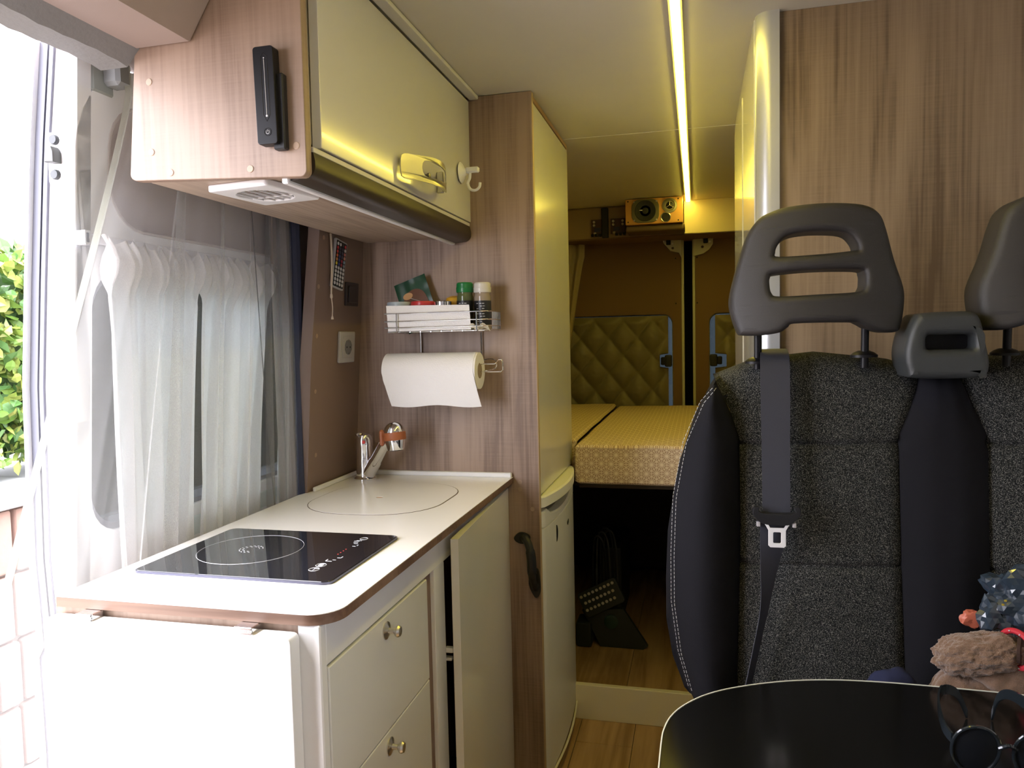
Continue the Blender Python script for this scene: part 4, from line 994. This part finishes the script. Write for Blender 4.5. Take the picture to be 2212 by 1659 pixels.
# ================================================================== BENCH SEAT
bn = thing('double_bench_seat', (.385, 1.25, 0), 'charcoal double passenger bench with speckled cloth and headrests', 'bench seat')
outer = [(.60, .010), (.627, -.001), (.645, -.024), (.718, -.046), (.8, -.057), (.883, -.057), (.981, -.053), (1.078, -.035), (1.15, -.005), (1.193, .030), (1.24, .09)]
seamL = [(.55, .058), (.661, .061), (.873, .068), (.968, .070), (1.079, .069), (1.126, .056), (1.193, .030), (1.24, .02)]
seamR = [(.55, .326), (.694, .323), (.886, .320), (1.082, .319), (1.127, .336), (1.179, .352), (1.24, .362)]
CX = .383
def mir(tab): return [(z, 2*CX-x) for z, x in tab]
top = [(-.06, 1.10), (-.035, 1.135), (-.005, 1.165), (.03, 1.193), (.1, 1.221), (.2, 1.231), (.311, 1.218), (.352, 1.205), (.383, 1.200), (.414, 1.205), (.455, 1.218), (.566, 1.231), (.666, 1.221), (.736, 1.193), (.77, 1.165), (.80, 1.135), (.83, 1.10)]
ZB = .50
def yfront(x, z):
    xm = x if x < CX else 2*CX-x      # symmetric
    o_, a, c = interp(outer, z), interp(seamL, z), interp(seamR, z)
    base = 1.300+.10*(z-.9)           # gentle recline
    if xm < a:
        t = (xm-o_)/max(.01, (a-o_)); t = min(1, max(0, t))
        y = base-.050*math.sin(PI*min(1, t*.85+.15))**.8+.075*(1-t)**4
    elif xm < c:
        t = (xm-a)/(c-a); y = base-.012*math.sin(PI*t)
        for zz in (1.076, .876): y += .007*math.exp(-((z-zz-.006*t)/.0045)**2)
        y += .006*(math.exp(-(t/.03)**2)+math.exp(-((1-t)/.03)**2))
    else:
        t = (xm-c)/max(.01, CX-c); y = base-.018*math.sin(PI*.5*min(1, t*1.2))
    zt = interp(top, x); d = zt-z
    if d < .05: y += .055*(1-math.sqrt(max(0, 1-(1-max(0, d)/.05)**2)))
    return y
def patch(fl_, fr2, nu, nv, z1=1.2, yb=1.415, z0=ZB):
    b = bmesh.new(); F_, B_ = [], []
    for j in range(nv+1):
        v = j/nv; rf, rb_ = [], []
        zc = z0+(z1-z0)*v; xl, xr = fl_(zc), fr2(zc)
        for i in range(nu+1):
            x = xl+(xr-xl)*i/nu; z = z0+(interp(top, x)-z0)*v
            rf.append(b.verts.new((x, yfront(x, z), z))); rb_.append(b.verts.new((x, yb, z)))
        F_.append(rf); B_.append(rb_)
    for j in range(nv):
        for i in range(nu):
            b.faces.new((F_[j][i], F_[j][i+1], F_[j+1][i+1], F_[j+1][i])); b.faces.new((B_[j][i+1], B_[j][i], B_[j+1][i], B_[j+1][i+1]))
        b.faces.new((F_[j][0], F_[j+1][0], B_[j+1][0], B_[j][0])); b.faces.new((F_[j+1][nu], F_[j][nu], B_[j][nu], B_[j+1][nu]))
    for i in range(nu):
        b.faces.new((F_[nv][i], F_[nv][i+1], B_[nv][i+1], B_[nv][i])); b.faces.new((F_[0][i+1], F_[0][i], B_[0][i], B_[0][i+1]))
    return b
I = interp
put('side_bolster', patch(lambda z: I(outer, z), lambda z: I(seamL, z), 16, 60), SEATB, bn, 'plain black side bolster')
put('backrest', patch(lambda z: I(seamL, z)+.0005, lambda z: I(seamR, z)-.0005, 40, 180), SEATF, bn, 'speckled grey cloth back panel')
put('centre_bolster', patch(lambda z: I(seamR, z), lambda z: I(mir(seamR), z), 16, 60), SEATB, bn, 'plain black centre strip')
put('backrest', patch(lambda z: I(mir(seamR), z)+.0005, lambda z: I(mir(seamL), z)-.0005, 40, 180), SEATF, bn, 'speckled grey cloth back panel')
put('side_bolster', patch(lambda z: I(mir(seamL), z), lambda z: I(mir(outer), z), 16, 60), SEATB, bn, 'plain black side bolster')
# stitching along the left bolster edge
stc = bmesh.new()
for off in (.010, .016):
    z = .66
    while z < 1.17:
        pts = []
        for zz in (z, z+.0045):
            x = interp(outer, zz)+off*(.7+.3*1); pts.append(Vector((x, yfront(x, zz)-.0006, zz)))
        tube(pts, .0006, 4, bm=stc); z += .0068
put('stitching', stc, plain('grey_thread', (.42, .42, .42), .8), bn, kind='stuff')
put('seat_cushion', bx(-.02, .80, .86, 1.36, .40, .545, .04, 4), SEATF, bn)
put('seat_base', bx(.03, .76, .92, 1.36, .0, .40, .01), BLACKP, bn)
put('belt_slot_housing', bx(.100, .152, 1.335, 1.40, 1.215, 1.233, .005, 2), BLACKS, bn)
hro = [(.100, 1.452), (.118, 1.461), (.144, 1.467), (.2, 1.469), (.255, 1.464), (.280, 1.450), (.291, 1.425), (.303, 1.378), (.318, 1.333), (.319, 1.305), (.314, 1.275), (.308, 1.264), (.290, 1.262), (.266, 1.268), (.250, 1.277), (.235, 1.280), (.155, 1.280), (.142, 1.274), (.130, 1.266), (.105, 1.262), (.075, 1.262), (.066, 1.268), (.056, 1.300), (.054, 1.325), (.062, 1.362), (.072, 1.397), (.083, 1.430)]
hs1 = [(.124, 1.395), (.128, 1.407), (.140, 1.419), (.158, 1.424), (.190, 1.425), (.228, 1.421), (.243, 1.408), (.247, 1.395), (.240, 1.392), (.190, 1.3885), (.130, 1.388)]
hs2 = [(.115, 1.345), (.116, 1.355), (.124, 1.361), (.180, 1.364), (.248, 1.3625), (.257, 1.357), (.258, 1.345), (.256, 1.334), (.245, 1.327), (.190, 1.325), (.130, 1.324), (.118, 1.330)]
def headrest(mirror, label):
    cxh = .371
    def mm(ps): return ps
    loops = [[(p.x, p.y) for p in smooth_pts(mm(l_), 4, True)] for l_ in (hro, hs1, hs2)]
    b = plate(loops, 'y', 1.262, 1.338, .011, 5)
    for _ in range(3):
        le = [e for e in b.edges if e.calc_length() > .016]
        if le: bmesh.ops.subdivide_edges(b, edges=le, cuts=1)
        bmesh.ops.triangulate(b, faces=[f for f in b.faces if len(f.verts) > 4])
    for v in b.verts:
        t = (v.co.x-.187)/.13
        v.co.y += .030*t*t + .10*(v.co.z-1.36)*.6
        if mirror: v.co.x = 2*cxh-v.co.x
    h = put('headrest', b, SEATP, bn, label, smooth=60)
    for x in (.1, .267):
        x = 2*cxh-x-.002 if mirror else x
        put('post', lathe([(.0062, 0), (.0062, .085)], (x, 1.325, 1.205), (0, -.05, 1), 14), BLACKS, h)
        put('post_collar', lathe([(.021, 0), (.021, .004), (.016, .008), (.009, .011), (.007, .011)], (x, 1.330, 1.214 if x < .15 or x > .6 else 1.222), (0, 0, 1), 20), BLACKS, h)
headrest(False, 'charcoal headrest with two slots on the aisle seat')
headrest(True, 'charcoal headrest with two slots at the right edge')
uo = [(.330, 1.286), (.341, 1.291), (.372, 1.292), (.406, 1.291), (.418, 1.278), (.424, 1.250), (.431, 1.214), (.428, 1.196), (.420, 1.190), (.330, 1.190), (.318, 1.200), (.313, 1.228), (.319, 1.262)]
un = plate([[(p.x, p.y) for p in smooth_pts(uo, 4, True)], rrect(.343, .410, 1.234, 1.257, .006)], 'y', 1.262, 1.36, .012, 4)
cu_ = put('belt_guide_housing', un, plain('guide_grey', (.034, .038, .040), .45, bump=.2, bscale=1200), bn, 'boxy charcoal belt outlet housing between the seats', smooth=60)
put('slot_liner', bx(.330, .420, 1.30, 1.35, 1.215, 1.27, 0), BLACKS, cu_)
# seat belt of the aisle seat
sbt = bn
def ribbon(pts, thick=.0012):
    b = bmesh.new(); rows = []
    for (c, w2, ang) in pts:
        c = Vector(c); d = Vector((math.cos(ang), math.sin(ang), 0))*w2
        rows.append([c-d*.55, c-d*.2, c+d*.2, c+d*.55])
    rows2 = []
    for k in range(4): rows2.append(smooth_pts([r_[k] for r_ in rows], 8))
    n = len(rows2[0]); V = [[b.verts.new(rows2[k][i]) for k in range(4)] for i in range(n)]
    for i in range(n-1):
        for k in range(3): b.faces.new((V[i][k], V[i][k+1], V[i+1][k+1], V[i+1][k]))
    bmesh.ops.recalc_face_normals(b, faces=b.faces); bmesh.ops.solidify(b, geom=b.faces[:], thickness=thick); return b
put('belt_webbing', ribbon([((.126, 1.365, 1.238), .040, 0), ((.126, 1.330, 1.236), .040, 0), ((.125, 1.302, 1.222), .042, 0), ((.1245, 1.288, 1.17), .042, .0), ((.124, 1.276, 1.08), .040, 0), ((.1235, 1.262, .975), .039, 0)]), BELT, sbt)
put('belt_webbing', ribbon([((.1235, 1.262, .975), .039, 0), ((.120, 1.262, .945), .040, .1), ((.112, 1.258, .885), .030, .5), ((.104, 1.252, .82), .020, .8), ((.090, 1.246, .75), .018, .9), ((.072, 1.240, .66), .020, .9), ((.06, 1.22, .58), .03, .6)]), BELT, sbt)
tn = put('tongue_grip', prism([(p.x, p.y) for p in smooth_pts([(.086, .972), (.088, .983), (.096, .984), (.100, .975), (.148, .975), (.150, .984), (.158, .986), (.160, .974), (.152, .964), (.140, .956), (.108, .956), (.094, .962)], 3, True)], 'y', 1.248, 1.262, .002), BLACKP, sbt)
put('metal_tongue', plate([[(.104, .958), (.109, .958), (.113, .951), (.134, .951), (.138, .958), (.143, .958), (.137, .947), (.137, .922), (.134, .919), (.113, .919), (.110, .922), (.110, .947)], rrect(.1175, .1295, .926, .944, .002)], 'y', 1.250, 1.2525, .0004), plain('steel_window_glint', (.92, .92, .95), .5, .35), sbt)  # window reflection put into the pale, barely metallic colour
for x in (.095, .150): put('clip', bx(x-.003, x+.003, 1.25, 1.258, .952, .960, .001), GREYPL, sbt)

# ================================================================== TABLE AND WHAT LIES ABOUT
tb_ = thing('dinette_table', (.35, .8, 0), 'glossy black table top with thin white edging in front of the bench', 'table')
to = [(-.047, .45), (-.047, .873), (-.0465, .935), (-.0445, .964), (-.037, .998), (-.020, 1.033), (.012, 1.072), (.059, 1.105), (.126, 1.136), (.193, 1.153), (.257, 1.159), (.318, 1.1595), (.378, 1.158), (.442, 1.155), (.60, 1.142), (.70, 1.12), (.745, 1.06), (.755, .95), (.755, .45)]
TO = [to[0]]+[(p.x, p.y) for p in smooth_pts(to[1:-1], 5)]+[to[-1]]
put('top', prism(TO, 'z', .736, .7500, .0004, seg=1), plain('black_gloss_top', (.006, .006, .006), .16), tb_)
def ring_of(ps, r_, z):
    return tube([(x, y, z) for x, y in ps], r_, 6)
eb = bmesh.new(); n = len(TO); V = []
cxm, cym = .35, .7
for i in range(n):
    p = Vector(TO[i]); a = Vector(TO[(i+1) % n]); c = Vector(TO[i-1]); t = (a-c).normalized(); nn = Vector((t.y, -t.x))
    if nn.dot(p-Vector((cxm, cym))) < 0: nn = -nn
    V.append([eb.verts.new((p.x+nn.x*.0002, p.y+nn.y*.0002, .735)), eb.verts.new((p.x+nn.x*.0018, p.y+nn.y*.0018, .735)), eb.verts.new((p.x+nn.x*.0018, p.y+nn.y*.0018, .7507)), eb.verts.new((p.x+nn.x*.0002, p.y+nn.y*.0002, .7507))])
for i in range(n-1):
    for k in range(4): eb.faces.new((V[i][k], V[i][(k+1) % 4], V[i+1][(k+1) % 4], V[i+1][k]))
put('white_edging', eb, plain('edging_white', (.80, .80, .72), .4), tb_, 'thin white edge band')
put('leg', lathe([(.15, 0), (.15, .01), (.03, .02), (.03, .70), (.09, .71), (.09, .736)], (.36, .72, 0)), STEEL, tb_)
# sunglasses: front facing the camera, temples running back
sg = thing('sunglasses', (.35, .95, .751), 'dark sunglasses standing open on the black table', 'sunglasses')
FRM = plain('dark_frame', (.015, .02, .025), .12, coat=.5)
def lens_ring(cx): return [(cx+.0245*math.cos(a)*(1+.08*math.sin(a)), .925-.006*math.sin(a), .7835+.0305*math.sin(a)) for a in [2*PI*i/36 for i in range(36)]]
for cx in (.306, .369):
    rp_ = lens_ring(cx)
    rim = put('rim', tube(rp_, .0021, 8, closed=True), FRM, sg)
    lb_ = bmesh.new(); cv = lb_.verts.new((cx, .919, .7835)); rv = [lb_.verts.new((p[0], p[1]+.0005, p[2])) for p in rp_]
    for i in range(36): lb_.faces.new((cv, rv[i], rv[(i+1) % 36]))
    put('lens', lb_, plain('smoke_lens', (.012, .014, .018), .06, coat=1.), rim, solid=False)
put('bridge', tube(smooth_pts([(.329, .922, .790), (.3375, .918, .796), (.346, .922, .790)], 5), .0024, 8), FRM, sg)
def temple(x0, dx, z1):
    pts = smooth_pts([(x0, .926, .795), (x0-dx*.2, .945, .800), (x0+dx*.3, .995, .803), (x0+dx*1.3, 1.040, .800), (x0+dx*2.6, 1.062, .786), (x0+dx*3.4, 1.070, z1)], 6)
    b = bmesh.new(); V = []
    m = len(pts)
    for i, p in enumerate(pts):
        h = .0075-.004*abs(i/m-.4); V.append([b.verts.new((p.x-.0012, p.y, p.z-h)), b.verts.new((p.x+.0012, p.y, p.z-h)), b.verts.new((p.x+.0012, p.y, p.z+h)), b.verts.new((p.x-.0012, p.y, p.z+h))])
    for A, B in zip(V, V[1:]):
        for k in range(4): b.faces.new((A[k], A[(k+1) % 4], B[(k+1) % 4], B[k]))
    b.faces.new(V[0]); b.faces.new(V[-1][::-1]); return b
put('temple', temple(.282, .018, .756), FRM, sg)
put('temple', temple(.393, -.006, .756), FRM, sg)
pp = bmesh.new()
merge(pp, prism([(.402, 1.010), (.430, 1.050), (.50, 1.02), (.46, .90), (.415, .92)], 'z', .7508, .7520))
put('note_paper', pp, plain('pale_green_paper', (.50, .53, .30), .8), None, 'pale yellow-green paper at the table edge beside the sunglasses', 'paper')

# fleece garment, bag, navy cloth, checked cushion
FLE = plain('brown_fleece', (.21, .118, .068), .95, bump=1., bscale=900, sheen=.5)
flc = thing('fleece_garment', (.46, 1.23, .545), 'fluffy brown fleece with red dotted trim heaped on the bench', 'garment')
def fuzz(b, amp=.0016):
    for v in b.verts:
        n = v.normal if v.normal.length else Vector((0, 0, 1))
        v.co += n*amp*(noise.noise(v.co*420)+.45*noise.noise(v.co*120))
    return b
def superblob(c, r, e, sub=5, seed=0., amp=.06, sc=5.):
    b = blob((0, 0, 0), (1, 1, 1), sub, 0, 1.)
    for v in b.verts:
        n = v.co.normalized(); k = (abs(n.x)**e+abs(n.y)**e+abs(n.z)**e)**(-1/e)
        k *= 1+amp*noise.noise(n*sc+Vector((seed, 0, 0)))+amp*.5*noise.noise(n*sc*2.3+Vector((0, seed, 0)))
        v.co = Vector(c)+Vector((n.x*r[0]*k, n.y*r[1]*k, n.z*r[2]*k))
    return b
fb0 = superblob((.434, 1.205, .680), (.100, .044, .122), 3.0, 6, 2., .09, 4.)
for v in fb0.verts:
    if v.co.z > .70: v.co.z += (v.co.x-.43)*.30
    d = abs((v.co.z-.775)+(v.co.x-.350)*.60)               # a crease running down to the right
    if v.co.y < 1.2 and .345 < v.co.x < .43: v.co.y += .016*math.exp(-(d/.006)**2)
bmesh.ops.recalc_face_normals(fb0, faces=fb0.faces); fb0.normal_update(); put('folded_body', fuzz(fb0), FLE, flc, smooth=180)
put('lower_fold', superblob((.405, 1.192, .690), (.066, .026, .068), 2.6, 4, 6., .08, 4.), FLE, flc, smooth=180)
sl_ = superblob((.392, 1.180, .800), (.055, .027, .029), 2.5, 6, 4., .14, 3.)
for v in sl_.verts:
    t = (v.co.x-.337)/.10; v.co.z -= .020*max(0, 1-t)**1.5; v.co.y += .012*max(0, 1-t)
bmesh.ops.recalc_face_normals(sl_, faces=sl_.faces); sl_.normal_update()
put('sleeve', fuzz(sl_), FLE, flc, smooth=180)
put('opening_shade', lathe([(0, .001), (.021, .0), (.0215, -.004)], (.4445, 1.172, .809), (1, -.5, 0), 24), plain('fleece_shade', (.045, .022, .014), .95), flc, smooth=0)  # dark disc paints the shade inside the sleeve
rimp = [(.438-.5*.0245*math.cos(a), 1.172+.0235*math.cos(a), .809+.0255*math.sin(a)) for a in [2*PI*i/30 for i in range(30)]]
rt_ = put('red_trim', tube(rimp, .0042, 8, closed=True), plain('red_trim_cloth', (.50, .02, .035), .6), flc, 'red trim with white dots')
for i in range(0, 30, 3):
    p = Vector(rimp[i]); put('white_dot', blob((p.x-.0042, p.y-.002, p.z), (.0012, .0012, .0012), 1, 0), MARK, rt_)
bgm = plain('navy_plastic_film', (.030, .045, .065), .22, coat=.6)
pb_ = thing('plastic_bag', (.49, 1.26, .78), 'crumpled dark blue plastic bag with an orange corner above the fleece', 'bag')
b = blob((.466, 1.222, .868), (.058, .028, .046), 4, .45, 4.5, 3., fine=.06)
put('film', b, bgm, pb_, smooth=0)
b = blob((.424, 1.215, .842), (.024, .016, .028), 3, .5, 4., 9., fine=.1)
put('film_tuft', b, bgm, pb_, smooth=0)
put('orange_corner', blob((.397, 1.222, .832), (.016, .006, .013), 3, .35, 5., 2., fine=.15), plain('orange_plastic', (.50, .13, .075), .4), pb_, 'orange corner of the bag', smooth=15)
yb_ = bmesh.new()
for i, (dx, dz) in enumerate(((0, 0), (.006, .001), (.003, .006), (.045, -.012), (.052, -.008))): merge(yb_, bx(.428+dx, .431+dx, 1.1985, 1.200, .862+dz, .8645+dz, 0))
put('yellow_print', yb_, plain('yellow_ink', (.45, .33, .03), .5), pb_)
put('navy_cloth', blob((.284, 1.206, .660), (.050, .028, .094), 4, .10, 4., 5.), plain('navy_cotton', (.010, .014, .05), .9), None, 'dark navy cloth bundle between the table and the seat back', 'cloth')
put('checked_cushion', cushion(-.034, .050, 1.125, 1.198, .550, .620, 3), plain('navy_check', (.02, .025, .05), .9), None, 'small navy cushion squeezed beside the aisle-side bolster', 'cushion')

# ================================================================== OUTSIDE
gr = thing('ground', (-4, 2, -.45), 'pale paved path outside the van', None, kind='structure')
put('paving', bx(-14, 9, -9, 14, -.50, -.40, 0), plain('pale_paving', (.27, .225, .20), .9, var=.1, vscale=2), gr)
# brick retaining wall with stone cap and hedge above
rw = thing('garden_retaining_wall', (-2.75, 2.5, -.4), 'pink brick garden wall with grey stone coping under the hedge', 'garden wall')
BRK = [plain('pink_brick_%d' % i, c, .9, bump=.5, bscale=60, var=.15, vscale=14) for i, c in enumerate(((.34, .23, .19), (.28, .20, .17), (.36, .26, .22)))]
put('mortar_core', bx(-2.98, -2.64, 0.6, 5.6, -.40, .65, 0), plain('mortar', (.25, .22, .20), .9), rw)
mats_b = []
for r_ in range(4):
    z0 = -.40+r_*.2625
    for c_ in range(27):
        y0 = 1.2+c_*.112+.012*(r_ % 2)
        put('brick', bx(-2.70, -2.60-.012*random.random(), y0, y0+.100, z0+.004, z0+.255, .014, 2), BRK[(r_*7+c_*3) % 3], rw)
for c_ in range(8): put('coping_stone', bx(-3.0, -2.57, .6+c_*.62, .6+c_*.62+.61, .65, .745, .015, 2), plain('grey_coping', (.26, .265, .26), .9, bump=.5, bscale=40), rw)
hd_ = thing('hedge', (-2.9, 3., .745), 'bright green leafy hedge on top of the garden wall', 'hedge')
LEAF = [plain('leaf_%d' % i, c, .45) for i, c in enumerate(((.12, .22, .035), (.20, .27, .05), (.07, .16, .04), (.28, .32, .08)))]
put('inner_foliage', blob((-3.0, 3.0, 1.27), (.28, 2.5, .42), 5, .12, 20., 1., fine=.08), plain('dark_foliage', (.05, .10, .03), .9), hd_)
def leaf_bm(n_, spread, seed):
    rnd = random.Random(seed); b = bmesh.new()
    for i in range(n_):
        l_ = rnd.uniform(.045, .075); w_ = l_*.34
        c = Vector((rnd.uniform(*spread[0]), rnd.uniform(*spread[1]), rnd.uniform(*spread[2])))
        q = Quaternion((rnd.uniform(-1, 1), rnd.uniform(-1, 1), rnd.uniform(-1, 1), rnd.uniform(-1, 1))).normalized()
        pts = [(0, 0, 0), (w_, l_*.35, .004), (w_*.8, l_*.7, .003), (0, l_, -.006), (-w_*.8, l_*.7, .003), (-w_, l_*.35, .004)]
        m = [b.verts.new(c+q @ Vector(p)) for p in pts]; k1 = b.verts.new(c+q @ Vector((0, l_*.5, -.006)))
        for i_ in range(6): b.faces.new((m[i_], m[(i_+1) % 6], k1))
    return b
one = [leaf_bm(1, ((0, 0), (0, 0), (0, 0)), s) for s in range(12)]
ones = []
for i, b in enumerate(one):
    me = bpy.data.meshes.new('leaf'); b.to_mesh(me); b.free(); me.materials.append(LEAF[i % 4]); ones.append(me)
rnd = random.Random(5)
for i in range(260):
    o = bpy.data.objects.new('leaf', ones[i % 12]); COL.objects.link(o); o.parent = hd_
    y = rnd.uniform(2.15, 2.65); z = rnd.uniform(.80, 1.66)
    o.location = Vector((-2.66+rnd.uniform(-.05, .05), y, z))-Vector(hd_.location); ORG[o] = o.location
    o.rotation_euler = (rnd.uniform(-.8, .8), rnd.uniform(-.8, .8), rnd.uniform(0, 6.28)); s = rnd.uniform(.8, 1.25); o.scale = (s, s, s)
fb_ = leaf_bm(9000, ((-2.80, -2.63), (.6, 5.5), (.81, 1.68)), 11)
for i, f in enumerate(fb_.faces): f.material_index = (i//6) % 4
put('distant_leaves', fb_, LEAF, hd_, kind='stuff', solid=False, smooth=0)
tpn = thing('terracotta_post', (-3.5, 2.95, 1.2), 'small terracotta chimney post beyond the hedge', 'post')
put('shaft', bx(-3.56, -3.44, 3.10, 3.24, 1.2, 1.78, .01), plain('terracotta', (.42, .24, .19), .9), tpn)
put('cap', bx(-3.58, -3.42, 3.08, 3.26, 1.78, 1.83, .015), MATS['terracotta'], tpn)
